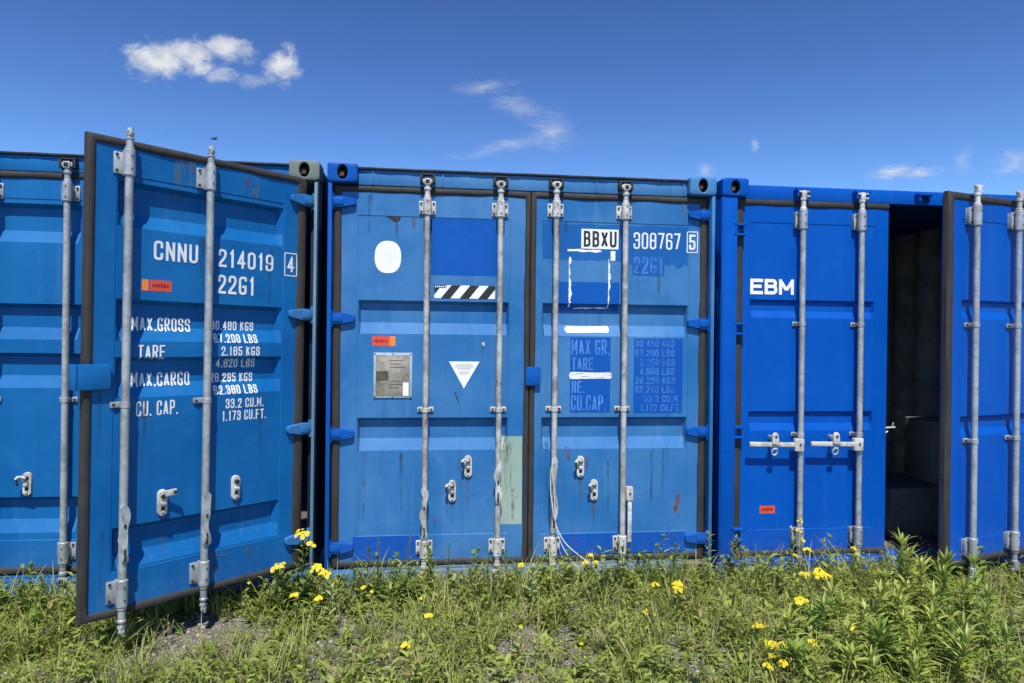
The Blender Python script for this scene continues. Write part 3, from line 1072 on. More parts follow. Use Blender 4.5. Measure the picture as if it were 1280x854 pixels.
def casting(cont, x0, z0, front, mat, inner='rust', y0=None):
    """ISO corner casting with an oval aperture in its face"""
    w, h, d = .178, .118, .162
    b = B()
    n = 32
    cx, cz = x0 + w / 2, z0 + h / 2
    yf = 0.0 if front else CL
    sg = 1 if front else -1

    def ring(rx, rz, pw, y):
        out = []
        for i in range(n):
            a = 2 * math.pi * (i + .5) / n
            c, s = math.cos(a), math.sin(a)
            if pw:
                k = 1.0 / max(abs(c) / rx, abs(s) / rz)
                # keep the corners sharp: blend of square and slightly rounded
                px, pz = c * k, s * k
            else:
                px, pz = rx * c, rz * s
            out.append((cx + px, y, cz + pz))
        return out
    hx_ = 0.030 if front else 0.03
    rings = [ring(hx_, .043, 0, yf + sg * .055), ring(hx_, .043, 0, yf + sg * .004), ring(hx_ + .004, .047, 0, yf),
             ring(w / 2 - .006, h / 2 - .006, 1, yf), ring(w / 2 - .0015, h / 2 - .0015, 1, yf + sg * .003),
             ring(w / 2, h / 2, 1, yf + sg * .008), ring(w / 2, h / 2, 1, yf + sg * d)]
    vs = [p for r_ in rings for p in r_]
    for j in range(len(rings) - 1):
        b.add([], [], 0)
    fs = []
    mi = []
    for j in range(len(rings) - 1):
        for i in range(n):
            fs.append((j * n + i, j * n + (i + 1) % n, (j + 1) * n + (i + 1) % n, (j + 1) * n + i))
            mi.append(1 if j == 0 else 0)
    fs.append(tuple(range(n))); mi.append(1)
    k = (len(rings) - 1) * n
    fs.append(tuple(range(k, k + n))); mi.append(0)
    b.add(vs, fs)
    b.m = mi
    # broken rusty rim inside
    b.box(cx - .026, cx + .008, yf + sg * .026, yf + sg * .05, cz - .02, cz + .012, .004, mi=2)
    return b.build('corner_casting', [mat, 'hole', inner], cont)


def corrugated(b, p0, p1, z0, z1, depth, normal, pitch=.278, mi=0, th=0.0):
    """trapezoid-corrugated sheet along p0 -> p1 (2D x,y), between z0 and z1"""
    p0, p1 = Vector((*p0, 0)), Vector((*p1, 0))
    L = (p1 - p0).length
    d = (p1 - p0) / L
    nrm = Vector((*normal, 0))
    n = int(L / pitch)
    pts = [(0, 0)]
    for i in range(n):
        s = (i + .2) * L / n
        pp = L / n
        pts += [(s, 0), (s + pp * .22, 1), (s + pp * .48, 1), (s + pp * .70, 0)]
    pts.append((L, 0))
    vs = []
    for s, k in pts:
        q = p0 + d * s + nrm * depth * k
        vs += [(q.x, q.y, z0), (q.x, q.y, z1)]
    fs = [(2 * i, 2 * i + 2, 2 * i + 3, 2 * i + 1) for i in range(len(pts) - 1)]
    b.add(vs, fs, mi)


def container(loc, lean, pm, post_l, post_r, cast, headm, sillm, lip, label, ribs=(), cam_xs=(), keeper='darksteel', sidem=None, pw=.028):
    c = empty('shipping_container', loc, (0, lean, 0))
    tag(c, label, 'container')
    # castings: front top L/R, front bottom L/R, then the rear four
    for (x0, z0, fr), m in zip(((0, CH - .118, 1), (CW - .178, CH - .118, 1), (0, 0, 1), (CW - .178, 0, 1),
                                (0, CH - .118, 0), (CW - .178, CH - .118, 0), (0, 0, 0), (CW - .178, 0, 0)), cast):
        casting(c, x0, z0, fr, m)
    # corner posts: narrow outer flange and a deeper inner channel
    for s, m in ((0, post_l), (1, post_r)):
        b = B()
        X = (lambda v: v) if s == 0 else (lambda v: CW - v)
        b.box(X(.003), X(pw), .010, .060, .1185, CH - .1185, .004)
        b.box(X(.003), X(.0275), .0605, .150, .1185, CH - .1185, .002, mi=2)
        b.box(X(.029), X(max(.060, pw)), .085, .150, .1185, CH - .1185, .003)
        b.box(X(.011), X(.0285), .003, .012, .13, CH - .13, .002, mi=1)
        b.build('corner_post', (m if isinstance(m, tuple) else (m, m)) + ('side_shade' if sidem else pm,), c)
    # header
    b = B()
    b.box(.179, CW - .179, .052, .110, CH - .122, CH - .030, .004)
    for x in ribs:
        b.box(x - .004, x + .004, .046, .054, CH - .118, CH - .034, .001)
    b.build('header', headm, c)
    if lip:
        b = B()
        n = 40
        for i in range(n):
            x0 = .179 + (CW - .358) * i / n; x1 = .179 + (CW - .358) * (i + 1) / n - .0004
            w = .0008 * math.sin(i * 1.7) + .0006 * math.sin(i * .61 + 1)
            b.box(x0, x1, .036 + w, .12, CH - .0285 + w, CH - .017 + w, .001)
        b.build('roof_edge', 'edge', c)
    # cam keepers on the header
    for x in cam_xs:
        b = B()
        for sx in (-1, 1):
            b.box(x + sx * .030, x + sx * .046, .010, .0525, CH - .105, CH - .055, .004)
        b.box(x - .044, x + .044, .020, .0528, CH - .052, CH - .044, .002)
        if keeper != 'darksteel':
            b.box(x - .052, x + .052, .002, .0525, CH - .066, CH - .0555, .002)
        b.build('cam_keeper', keeper, c)
    # sill
    b = B()
    b.box(.179, CW - .179, .018, .140, .012, .112, .004)
    b.box(.179, CW - .179, .052, .150, .1125, .128, .002)
    b.build('door_sill', sillm, c)
    # side walls, roof, end wall, floor
    for s in (0, 1):
        b = B()
        x = .045 if s == 0 else CW - .045
        xi = .055 if s == 0 else CW - .055
        n_ = (-1, 0) if s == 0 else (1, 0)
        corrugated(b, (x, .15), (x, CL - .15), .15, CH - .07, .036, n_)
        corrugated(b, (xi, .15), (xi, CL - .15), .15, CH - .07, .036, n_, mi=1)
        X = (lambda v: v) if s == 0 else (lambda v: CW - v)
        b.box(X(.006), X(.066), .165, CL - .165, CH - .078, CH - .018, .004)
        b.box(X(.003), X(.066), .165, CL - .165, .012, .155, .004)
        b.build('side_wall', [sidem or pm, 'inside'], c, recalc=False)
    b = B()
    b.box(.067, CW - .067, .111, CL - .03, CH - .040, CH - .026, 0)
    for i in range(26):
        y = .25 + i * .215
        b.box(.2, CW - .2, y, y + .10, CH - .0265, CH - .012, .006)
    b.build('roof', pm, c)
    b = B()
    b.box(.05, CW - .05, CL - .06, CL - .02, .12, CH - .042, .003)
    b.build('end_wall', [pm], c)
    b = B()
    b.box(.067, CW - .067, .151, CL - .061, .12, .145, 0)
    b.build('floor', 'planks', c)
    return c


# ---- shared measurements for the corrugations (top, inner top, inner bottom, bottom)
REC1 = [(2.284, 2.262, 2.130, 2.060), (1.704, 1.682, 1.568, 1.497), (1.418, 1.397, 1.287, 1.216), (0.582, 0.560, 0.446, 0.374)]
REC2 = [(1.768, 1.750, 1.632, 1.562), (1.046, 1.029, 0.916, 0.844)]
REC3 = [(1.815, 1.800, 1.742, 1.696), (1.081, 1.066, 1.002, 0.954)]

# ================================================================== container 1 (left, door swung open)
C1X = -2.493
c1 = container((C1X, 0, .013), .004, 'paint1', 'paint1', ('side_shade', 'palestrip'), ('paint1', 'pale', 'paint1', 'paint1') + ('paint1',) * 4,
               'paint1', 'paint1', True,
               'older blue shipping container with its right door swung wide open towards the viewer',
               ribs=(.55, 1.22, 1.9), cam_xs=(.59, 1.02, 1.42, 1.84), sidem='side_shade')
# right door, open
d1 = Door(c1, 2.333, 0.0, rad(42), .0050, -1.152, 0.028, .150, 2.486, (.044, .066, .044, .044),
          (-1.018, -.118, .362, 2.312), REC1, .040, .022, 'paint1')
D = lambda dm, z: -(dm + .008 * z)


def t1(s, da, db, zb, zt, **k):
    zm = (zb + zt) / 2
    d1.text(s, D(da, zm), D(db, zm), zb, zt, **k)


R1 = (D(.9655, 1.45), D(.565, 1.45))
for x in R1:
    d1.rod(x, .21, 2.42, 'galv', .0195)
    d1.bearing(x, 2.300, 2.430, 'left', 'galv')
    d1.bearing(x, .205, .338, 'left', 'galv')
    d1.rod_end(x, 2.430, 1, 'free', 'galv')
    d1.rod_end(x, .205, -1, 'free', 'galv')
    d1.guide(x, 1.186, 'galv', .055, True)
    d1.cut_handle(x, .42, .70, 'galv', seed=int(-x * 100))
for z in (2.350, 1.668, .985, .33):
    d1.hinge(.072, -.085, z, 'blade', 'paint2')
# bent plate wrapped round the free edge
b = B()
b.box(-1.180, -1.036, -.030, -.012, 1.262, 1.385, .006)
b.box(-1.1945, -1.1805, -.030, .060, 1.262, 1.385, .005)
b.box(-1.075, -1.040, -.0125, .002, 1.268, 1.379, .003)
b.build('lock_plate', 'paint1', d1.o)
t1('CNNU', .825, .602, 1.911, 2.009)
t1('214019', .492, .168, 1.907, 2.004)
t1('4', .079, .036, 1.914, 2.004)
zc_ = 1.958
xa, xb = D(.096, zc_), D(.018, zc_)
d1.strips('lettering_frame', [[(xa, 1.893), (xb, 1.893)], [(xb, 1.893), (xb, 2.024)], [(xb, 2.024), (xa, 2.024)], [(xa, 2.024), (xa, 1.893)]],
          .006, 'letter')
t1('22G1', .493, .280, 1.762, 1.864)
d1.sticker('red_sticker', D(.880, 1.78), D(.736, 1.78), 1.752, 1.808, 'left', 3)
t1('MAX.GROSS', .914, .624, 1.549, 1.620, th=.145)
t1('TARE', .896, .765, 1.407, 1.479, th=.145)
t1('MAX.CARGO', .914, .625, 1.267, 1.339, th=.145)
t1('CU. CAP.', .902, .698, 1.121, 1.196, th=.145)
for s, da, db, za, zb in (('30.480 KGS', .513, .266, 1.564, 1.614), ('67.200 LBS', .508, .257, 1.493, 1.543),
                          ('2.185 KGS', .469, .246, 1.423, 1.474), ('4.820 LBS', .480, .256, 1.357, 1.406),
                          ('28.295 KGS', .513, .269, 1.278, 1.328), ('62.380 LBS', .505, .254, 1.210, 1.260),
                          ('33.2 CU.M.', .442, .220, 1.133, 1.186), ('1.173 CU.FT.', .462, .204, 1.064, 1.119)):
    t1(s, da, db, za, zb, th=.15)
d1.hasp(D(.774, .67), .672, 0, 'whitemetal', flip=(.062, .012))
d1.hasp(D(.383, .69), .692, 0, 'whitemetal')
d1.ragged('scrape_mark', D(.52, .33), D(.40, .33), .330, .333, 'brown', .002, seed=5)

# left door, closed
d1l = Door(c1, .105, .060, 0, 0, -.030, 1.085, .135, 2.470, (.050, .036, .044, .044),
           (.118, .985, .330, 2.312), REC1, .040, .022, 'paint1')
for x in (.918, .505):
    d1l.rod(x, .22, 2.40, 'galv', .0190)
    d1l.bearing(x, 2.293, 2.405, 'both', 'galv')
    d1l.bearing(x, .205, .330, 'both', 'galv')
    d1l.rod_end(x, 2.405, 1, 'cam', 'galv')
    d1l.rod_end(x, .205, -1, 'cam', 'galv')
    d1l.guide(x, 1.150, 'galv')
d1l.hasp(.70, .66, -1)
for z in (2.36, 1.66, .96, .26):
    d1l.hinge(-.085, .065, z, 'blade', 'paint1')

# ================================================================== container 2 (middle, shut)
c2 = container((0, 0, 0), 0, 'paint2', 'repaint', 'paint2', ('repaint', 'paint2', 'paint2', 'brown') + ('paint2',) * 4,
               'paint2', 'sill', True,
               'faded blue shipping container with both doors shut, in the middle of the row',
               ribs=(.265, .69, 1.10, 1.66, 2.24), cam_xs=(.598, 1.049, 1.400, 1.845))
HX2, HR2 = .05, 2.39
d2 = Door(c2, HX2, .060, 0, 0, .032 - HX2, 1.243 - HX2, .127, 2.467, (.052, .037, .044, .044),
          (.178 - HX2, 1.117 - HX2, .318, 2.287), REC2, .036, .012, 'paint2')
L = lambda x: x - HX2
for x, kb in ((.598, 1), (1.049, 2)):
    d2.rod(L(x), .22, 2.40, 'galv_old')
    d2.bearing(L(x), 2.290, 2.395, 'both', 'whitemetal')
    d2.bearing(L(x), .190, .300, 'both', 'whitemetal')
    d2.rod_end(L(x), 2.395, 1, 'cam', 'whitemetal')
    d2.rod_end(L(x), .190, -1, 'cam', 'whitemetal')
    d2.guide(L(x), 1.098, 'whitemetal')
d2.cut_handle(L(.596), .31, .62, 'galv_old', 1)
d2.cut_handle(L(1.048), .52, .79, 'galv_old', 2)
for z in (2.362, 1.653, .948, .256):
    d2.hinge(L(.022), L(.168), z, 'blade', 'repaint')
# old paint repairs
d2.decal('paint_patch', (L(.622), L(1.036), 1.930, 2.284), 'repaint')
d2.decal('paint_patch', (L(.164), L(.566), .172, .318), 'repaint')
d2.decal('primer_patch', (L(1.072), L(1.205), .374, .928), 'green')
ov = [(L(.360) + .080 * math.copysign(abs(math.cos(a)) ** .82, math.cos(a)), 2.034 + .099 * math.copysign(abs(math.sin(a)) ** .82, math.sin(a)))
      for a in [2 * math.pi * i / 48 for i in range(48)]]
b = B(); b.prism(ov, d2.SD - .0015, d2.SD + .001)
b.build('oval_sticker', 'white', d2.o)
# hazard strip: diagonal black and white bars
b = B()
x0, x1, z0, z1 = L(.645), L(1.023), 1.787, 1.868
y = d2.SD - .0018
b.add([(x0, y, z0), (x1, y, z0), (x1, y, z1), (x0, y, z1)], [(0, 1, 2, 3)], 0)
sk = .065
bw = .058


def clip_poly(P, lo, hi):
    def half(P, f):
        out = []
        for i in range(len(P)):
            a, c = P[i], P[(i + 1) % len(P)]
            fa, fc = f(a), f(c)
            if fa >= 0: out.append(a)
            if fa * fc < 0:
                s = fa / (fa - fc)
                out.append((a[0] + (c[0] - a[0]) * s, a[1] + (c[1] - a[1]) * s))
        return out
    return half(half(P, lambda p: p[0] - lo), lambda p: hi - p[0])


k = -1
xx = x0 - .075
while xx < x1:
    P = clip_poly([(xx, z0), (xx + bw, z0), (xx + bw + sk, z1), (xx + sk, z1)], x0, x1)
    if len(P) > 2:
        b.add([(p[0], y - .0005, p[1]) for p in P], [tuple(range(len(P)))], 1)
    xx += bw * 2
b.add([(x0, y - .0009, z1 - .018), (x0 + .075, y - .0009, z1 - .018), (x0 + .075, y - .0009, z1), (x0, y - .0009, z1)], [(0, 1, 2, 3)], 1)
for i in range(6):
    xa = x0 + .004 + .012 * i
    b.add([(xa, y - .0013, z1 - .014), (xa + .007, y - .0013, z1 - .014), (xa + .007, y - .0013, z1 - .005), (xa, y - .0013, z1 - .005)], [(0, 1, 2, 3)], 0)
b.build('hazard_strip', ['white', 'black'], d2.o, recalc=False, smooth=False)
d2.sticker('red_sticker', L(.270), L(.410), 1.487, 1.547, 'right', 8)
# data plate
b = B()
x0, x1, z0, z1 = L(.280), L(.514), 1.168, 1.446
b.box(x0, x1, -.004, .004, z0, z1, .0015, mi=1)
b.box(x0 + .014, x1 - .014, -.0058, -.003, z0 + .013, z1 - .013, .001, mi=0)
b.box(x0 + .016, x0 + .090, -.0068, -.005, 1.275, 1.333, 0, mi=2)
b.box(x1 - .055, x1 - .020, -.0068, -.005, z0 + .014, z0 + .095, 0, mi=3)
for i in range(9):
    w_ = random.uniform(.05, .14)
    zz = z1 - .05 - i * .021
    if i in (3, 4, 5): continue
    b.box(x0 + .10, x0 + .10 + min(w_, .09), -.0064, -.005, zz, zz + .004, 0, mi=2)
for xx in (x0 + .008, (x0 + x1) / 2, x1 - .008):
    for zz in (z0 + .007, z1 - .007):
        b.cyl((xx, -.008, zz), (xx, -.003, zz), .004, 8, mi=4)
b.build('data_plate', ['plate', 'platerim', 'platedark', 'white', 'bolt'], d2.o)
# inverted white triangle with faint print
b = B()
y = d2.SD - .0016
b.add([(L(.740), y, 1.395), (L(.834), y, 1.227), (L(.931), y, 1.395)], [(0, 1, 2)], 0)
for i, (zz, hw) in enumerate(((1.374, .055), (1.362, .058), (1.350, .040), (1.330, .034), (1.318, .028))):
    b.add([(L(.835) - hw, y - .0005, zz - .003), (L(.835) + hw, y - .0005, zz - .003), (L(.835) + hw, y - .0005, zz + .003),
           (L(.835) - hw, y - .0005, zz + .003)], [(0, 1, 2, 3)], 1)
b.build('triangle_sticker', ['white', 'print'], d2.o, recalc=False, smooth=False)
d2.hasp(L(.768), .590, -1)
d2.hasp(L(.865), .742, -1)
# small dents and torn paint
d2.decal('dent_scar', None, 'darksteel', .0012, [(L(.345), 2.283), (L(.437), 2.283), (L(.430), 2.262), (L(.408), 2.246)])
d2.decal('paint_chip', None, 'white', .0012, [(L(.944), 1.512), (L(.956), 1.516), (L(.962), 1.503), (L(.952), 1.488), (L(.944), 1.498)])
d2.decal('scrape_mark', None, 'darksteel', .0012, [(L(.770), 1.215), (L(.786), 1.176), (L(.800), 1.140), (L(.807), 1.128), (L(.802), 1.152), (L(.784), 1.196)])

d2r = Door(c2, HR2, .060, 0, 0, 1.245 - HR2, 2.402 - HR2, .127, 2.467, (.037, .052, .044, .044),
           (1.318 - HR2, 2.283 - HR2, .306, 2.287), REC2, .036, .012, 'paint2')
Rr = lambda x: x - HR2
for x in (1.400, 1.845):
    d2r.rod(Rr(x), .22, 2.40, 'galv_old')
    d2r.bearing(Rr(x), 2.300, 2.405, 'both', 'whitemetal')
    d2r.bearing(Rr(x), .185, .300, 'both', 'whitemetal')
    d2r.rod_end(Rr(x), 2.405, 1, 'cam', 'whitemetal')
    d2r.rod_end(Rr(x), .185, -1, 'cam', 'whitemetal')
    d2r.guide(Rr(x), 1.102, 'whitemetal')
d2r.cut_handle(Rr(1.399), .33, .80, 'galv_old', 6)
for z in (2.352, 1.650, .952, .262):
    d2r.hinge(Rr(2.418), Rr(2.270), z, 'blade', 'repaint')
b = B()   # lock plate bridging the two doors
b.box(Rr(1.219), Rr(1.312), -.030, -.0135, 1.248, 1.365, .005)
b.build('lock_plate', 'repaint', d2r.o)
# hanging handle
b = B()
b.box(Rr(1.862), Rr(1.907), -.072, -.030, .525, .612, .006)
b.cyl((Rr(1.886), -.078, .570), (Rr(1.886), -.070, .570), .007, 8, mi=1)
b.box(Rr(1.874), Rr(1.900), -.064, -.052, .262, .526, .004)
b.box(Rr(1.890), Rr(1.898), -.070, -.050, .30, .50, .002)
b.build('door_handle', ['whitemetal', 'bolt'], d2r.o)
# lettering and its stickers
# darker band of older paint behind the number, with a brushed ragged lower edge
r_ = random.Random(4)
top = [(Rr(1.322), 2.278), (Rr(2.276), 2.278)]
low = []
nn = 40
for i in range(nn + 1):
    x = 2.276 - (2.276 - 1.322) * i / nn
    z = (2.03 + .02 * math.sin(i * 1.9) + r_.uniform(-.02, .012)) if x > 1.83 else (2.045 + r_.uniform(-.006, .004))
    low.append((Rr(x), z))
b = B()
vs, fs = [], []
for (x, z) in low[::-1]:
    vs += [(x, d2r.SD - .0006, z), (x, d2r.SD - .0006, 2.272 + .004 * math.sin(x * 30))]
for i in range(nn):
    fs.append((2 * i, 2 * i + 2, 2 * i + 3, 2 * i + 1))
b.add(vs, fs)
b.build('paint_patch', 'darkpatch', d2r.o, recalc=False, smooth=False)
d2r.decal('paint_patch', (Rr(1.425), Rr(1.822), 1.722, 1.905), 'repaint', .0006)
d2r.decal('code_sticker', (Rr(1.570), Rr(1.812), 2.118, 2.243), 'white', .0012)
d2r.text('BBXU', Rr(1.585), Rr(1.799), 2.131, 2.231, 'black', th=.15, eps=.0026)
d2r.text('308767', Rr(1.911), Rr(2.222), 2.124, 2.231, 'letter', th=.13, ratio=.50, gap=.13)
d2r.text('5', Rr(2.280), Rr(2.322), 2.126, 2.226, 'letter', th=.145)
xa, xb = Rr(2.268), Rr(2.336)
d2r.strips('lettering_frame', [[(xa, 2.110), (xb, 2.110)], [(xb, 2.110), (xb, 2.243)], [(xb, 2.243), (xa, 2.243)], [(xa, 2.243), (xa, 2.110)]], .006, 'letter')
d2r.decal('sticker_ghost', (Rr(1.905), Rr(2.118), 1.955, 2.083), 'darkpatch', .0009)
d2r.text('22G1', Rr(1.914), Rr(2.108), 1.966, 2.074, 'ghostfaint', th=.15)
d2r.decal('sticker_ghost', (Rr(1.506), Rr(1.768), 1.076, 1.554), 'repaint', .0009)
d2r.decal('sticker_ghost', (Rr(1.922), Rr(2.246), 1.072, 1.550), 'repaint', .0009)
for s, xa, xb, za, zb in (('MAX GR.', 1.513, 1.762, 1.442, 1.540), ('TARE', 1.516, 1.655, 1.345, 1.424),
                          ('NE.', 1.518, 1.600, 1.200, 1.276), ('CU.CAP.', 1.514, 1.740, 1.088, 1.186)):
    d2r.text(s, Rr(xa), Rr(xb), za, zb, 'ghost', th=.14)
for s, xa, xb, za, zb in (('30.480 KGS', 1.930, 2.190, 1.494, 1.540), ('67.200 LBS', 1.930, 2.190, 1.435, 1.481),
                          ('2.250 KGS', 1.962, 2.195, 1.373, 1.419), ('4.960 LBS', 1.962, 2.190, 1.316, 1.362),
                          ('28.230 KGS', 1.932, 2.196, 1.256, 1.302), ('62.240 LBS', 1.932, 2.192, 1.200, 1.246),
                          ('33.2 CU.M', 1.990, 2.215, 1.140, 1.186), ('1.172 CU.FT', 1.968, 2.222, 1.082, 1.128)):
    d2r.text(s, Rr(xa), Rr(xb), za, zb, 'ghostfaint', th=.15)
# torn tape residue: frame and two bars
d2r.ragged('tape_residue', Rr(1.482), Rr(1.702), 2.098, 2.112, 'scrape', .005, seed=1)
d2r.ragged_v('tape_residue', Rr(1.492), Rr(1.503), 1.745, 2.062, 'scrape', .007, seed=2)
d2r.ragged_v('tape_residue', Rr(1.748), Rr(1.757), 1.745, 2.056, 'scrape', .006, seed=3)
d2r.decal('tape_residue', (Rr(1.762), Rr(1.792), 2.046, 2.106), 'scrape', .0012)
d2r.ragged('tape_residue', Rr(1.530), Rr(1.745), 1.738, 1.744, 'scrape', .005, seed=9)
d2r.ragged('tape_strip', Rr(1.472), Rr(1.762), 1.584, 1.625, 'white', .006, seed=11, soft=True)
d2r.ragged('tape_strip', Rr(1.500), Rr(1.778), 1.290, 1.332, 'tornwhite', .005, seed=12, soft=True)
d2r.decal('paint_patch', (Rr(1.415), Rr(2.276), .176, .304), 'repaint', .0038)
d2r.hasp(Rr(1.578), .732, -1)
d2r.hasp(Rr(1.668), .582, -1)
d2r.decal('rust_mark', None, 'rust', .0012, [(Rr(2.196), .455), (Rr(2.206), .490), (Rr(2.226), .520), (Rr(2.240), .560), (Rr(2.236), .500), (Rr(2.222), .462), (Rr(2.204), .420)])

for xx, za, zb, ww, mm in ((.768, .52, .36, .022, 'ruststain'), (.865, .67, .44, .020, 'ruststain'), (.41, 2.262, 2.15, .03, 'grime'), (.25, 2.42, 2.16, .030, 'grime'),
                           (1.10, .92, .52, .035, 'ruststain'), (1.155, .60, .39, .045, 'ruststain'), (1.13, .90, .60, .018, 'ruststain'),
                           (.62, 2.28, 2.0, .02, 'grime'), (.515, 2.29, 2.18, .03, 'ruststain'), (.23, .84, .35, .03, 'grime'), (.95, 1.51, 1.36, .018, 'grime'),
                           (.72, 1.44, 1.30, .012, 'ruststain'), (.45, .83, .4, .02, 'grime'), (.66, .44, .18, .016, 'ruststain')):
    d2.run(L(xx), za, zb, ww, mm)
for xx, za, zb, ww, mm in ((1.578, .66, .45, .026, 'ruststain'), (1.668, .51, .36, .024, 'ruststain'), (2.225, .56, .36, .035, 'ruststain'), (1.50, .86, .76, .05, 'ruststain'),
                           (1.62, .80, .70, .03, 'ruststain'), (2.05, .84, .40, .025, 'grime'), (2.12, .84, .45, .02, 'grime'), (1.36, .9, .5, .02, 'grime'),
                           (2.24, 2.42, 2.22, .025, 'algae'), (1.95, 2.03, 1.80, .02, 'grime'), (2.08, 1.96, 1.78, .03, 'grime'), (1.47, 2.29, 2.1, .02, 'grime'),
                           (1.76, .83, .4, .02, 'grime'), (2.18, .30, .17, .02, 'ruststain'), (1.55, .31, .18, .012, 'ruststain')):
    d2r.run(Rr(xx), za, zb, ww, mm)
for xx, za, zb, ww, mm in ((-.72, 2.45, 2.20, .07, 'algae'), (-.66, 2.44, 2.28, .04, 'algae'), (-.30, 2.42, 2.24, .05, 'algae'), (-.36, 2.42, 2.30, .03, 'ruststain'),
                           (-.60, 2.05, 1.80, .04, 'grime'), (-.20, 2.05, 1.72, .03, 'grime'), (-.76, .60, .38, .02, 'ruststain'), (-.385, .62, .5, .015, 'ruststain'),
                           (-.25, 1.20, .85, .03, 'grime'), (-.50, .37, .22, .03, 'ruststain'), (-.30, .36, .20, .025, 'ruststain'), (-.88, 1.2, .8, .03, 'grime'),
                           (-1.06, .60, .25, .02, 'grime'), (-1.08, 1.26, .95, .02, 'grime')):
    d1.run(xx, za, zb, ww, mm)

# ================================================================== container 3 (right, door ajar)
C3X = 2.477
c3 = container((C3X, 0, 0), 0, 'paint3', 'paint3', 'paint3', ('paint3',) * 8, 'paint3', 'paint3', False,
               'bright blue shipping container at the right with its right door ajar over a dark interior',
               ribs=(), cam_xs=(.560, .975, 1.422, 1.85), keeper='paint3', pw=.108)
H3 = .10
d3 = Door(c3, H3, .060, 0, 0, 2.594 - C3X - H3, 3.668 - C3X - H3, .122, 2.474, (.055, 0, .046, .050),
          (2.692 - C3X - H3, 3.577 - C3X - H3, .300, 2.320), REC3, .022, .012, 'paint3')
K = lambda x: x - C3X - H3
for x in (3.037, 3.4485):
    d3.rod(K(x), .23, 2.40, 'galv', .0185)
    d3.bearing(K(x), 2.275, 2.402, 'uneven', 'galv')
    d3.bearing(K(x), .200, .325, 'uneven', 'galv')
    d3.rod_end(K(x), 2.402, 1, 'tee', 'whitemetal')
    d3.rod_end(K(x), .200, -1, 'tee', 'galv')
    d3.guide(K(x), 1.657, 'galv', .046)
    d3.guide(K(x), .930, 'galv', .046)
for z in (2.262, 1.620, .949, .287):
    d3.hinge(K(2.560), K(2.650), z, 'plates', 'paint3')
for xr, xl, xh in ((3.037, 2.672, 2.842), (3.4485, 3.092, 3.262)):
    b = B()
    m = Matrix.Translation((K(xr), d3.RY - .022, .868)) @ Matrix.Rotation(rad(1.2), 4, 'Y')
    b.box(-.056, .006, -.016, .020, -.040, .042, .004, xf=m)
    b.box(xl - xr, -.05, -.012, .004, -.014, .016, .005, xf=m)
    b.cyl(m @ Vector((-.022, -.022, .004)), m @ Vector((-.022, -.012, .004)), .006, 8, mi=1)
    b.build('door_handle', ['whitemetal', 'bolt'], d3.o)
    b = B()
    poly = []
    x_, w_, za, zb = K(xh), .021, .880, .952
    for i in range(9):
        a = math.pi * i / 8
        poly.append((x_ + w_ * math.cos(a), zb - w_ + w_ * math.sin(a)))
    poly += [(x_ - w_, za), (x_ + w_ + .006, za - .012)]
    b.prism(poly, -.088, -.078, 0, .002)
    b.box(x_ - .008, x_ + .008, -.079, d3.SD + .001, .895, .925, .003)
    b.cyl((x_ + .003, -.092, .925), (x_ + .003, -.086, .925), .008, 8, mi=1)
    ring_ = [(x_ + .018 * math.cos(a), -.074 - .006 * math.sin(a), .826 + .022 * math.sin(a)) for a in [2 * math.pi * i / 16 for i in range(17)]]
    b.tube(ring_, .005, 8)
    b.cyl((x_ - .012, -.080, .846), (x_ + .014, -.080, .846), .0065, 8)
    b.build('padlock_hasp', ['whitemetal', 'bolt'], d3.o)
d3.text('EBM', K(2.700), K(3.002), 1.849, 1.950, 'white', th=.21, ratio=.78, gap=.10)
d3.sticker('red_sticker', K(2.784), K(2.888), .408, .459, None, 5)
b = B()   # catch sticking out of the free edge
b.cyl((K(3.650), .030, .962), (K(3.755), .030, .968), .006, 8)
b.cyl((K(3.735), .030, .966), (K(3.735), .020, 1.000), .005, 8)
b.tube([(K(3.660), .034, .925), (K(3.690), .034, .930), (K(3.705), .034, .940)], .006, 8)
b.build('edge_catch', 'whitemetal', d3.o)

d3r = Door(c3, 4.885 - C3X, 0.0, rad(16.4), 0, -1.140, .010, .147, 2.484, (.058, .055, .046, .050),
           (-1.005, -.120, .300, 2.320), REC3, .022, .012, 'paint3')
for x in (-.930, -.515):
    d3r.rod(x, .23, 2.40, 'galv', .0185)
    d3r.bearing(x, 2.275, 2.402, 'uneven', 'galv')
    d3r.bearing(x, .200, .325, 'uneven', 'galv')
    d3r.rod_end(x, 2.402, 1, 'tee', 'whitemetal')
    d3r.rod_end(x, .200, -1, 'tee', 'galv')
    d3r.guide(x, 1.657, 'galv', .046)
    d3r.guide(x, .930, 'galv', .046)
for z in (2.262, 1.620, .949, .287):
    d3r.hinge(.050, -.075, z, 'plates', 'paint3')

# ---- goods inside the open container
b = B()
b.box(-.40, .40, -.26, .26, .0, .34, .012)
b.box(-.41, .41, -.27, .27, .29, .35, .01)
o = b.build('storage_crate', 'crate', None, (C3X + 1.82, .62, .146), (0, 0, rad(3)))
tag(o, 'low wide grey crate on the dark floor inside the open container', 'crate')
b = B()
b.box(-.17, .17, -.17, .17, 0, .46, .008)
b.box(-.004, .004, -.1715, -.169, .0, .46, 0)
o = b.build('storage_box', 'carton', None, (C3X + 2.03, .62, .498), (0, 0, rad(-6)))
tag(o, 'tall grey box standing on the crate inside the open container', 'box')

# ---- white cord hanging from the rod of the middle container
b = B()
pth = [(1.388, -.028, .80), (1.374, -.032, .70), (1.372, -.034, .60), (1.385, -.038, .50), (1.400, -.040, .42), (1.425, -.042, .345),
       (1.470, -.060, .275), (1.535, -.085, .220), (1.610, -.11, .165), (1.660, -.13, .10), (1.69, -.14, .03)]


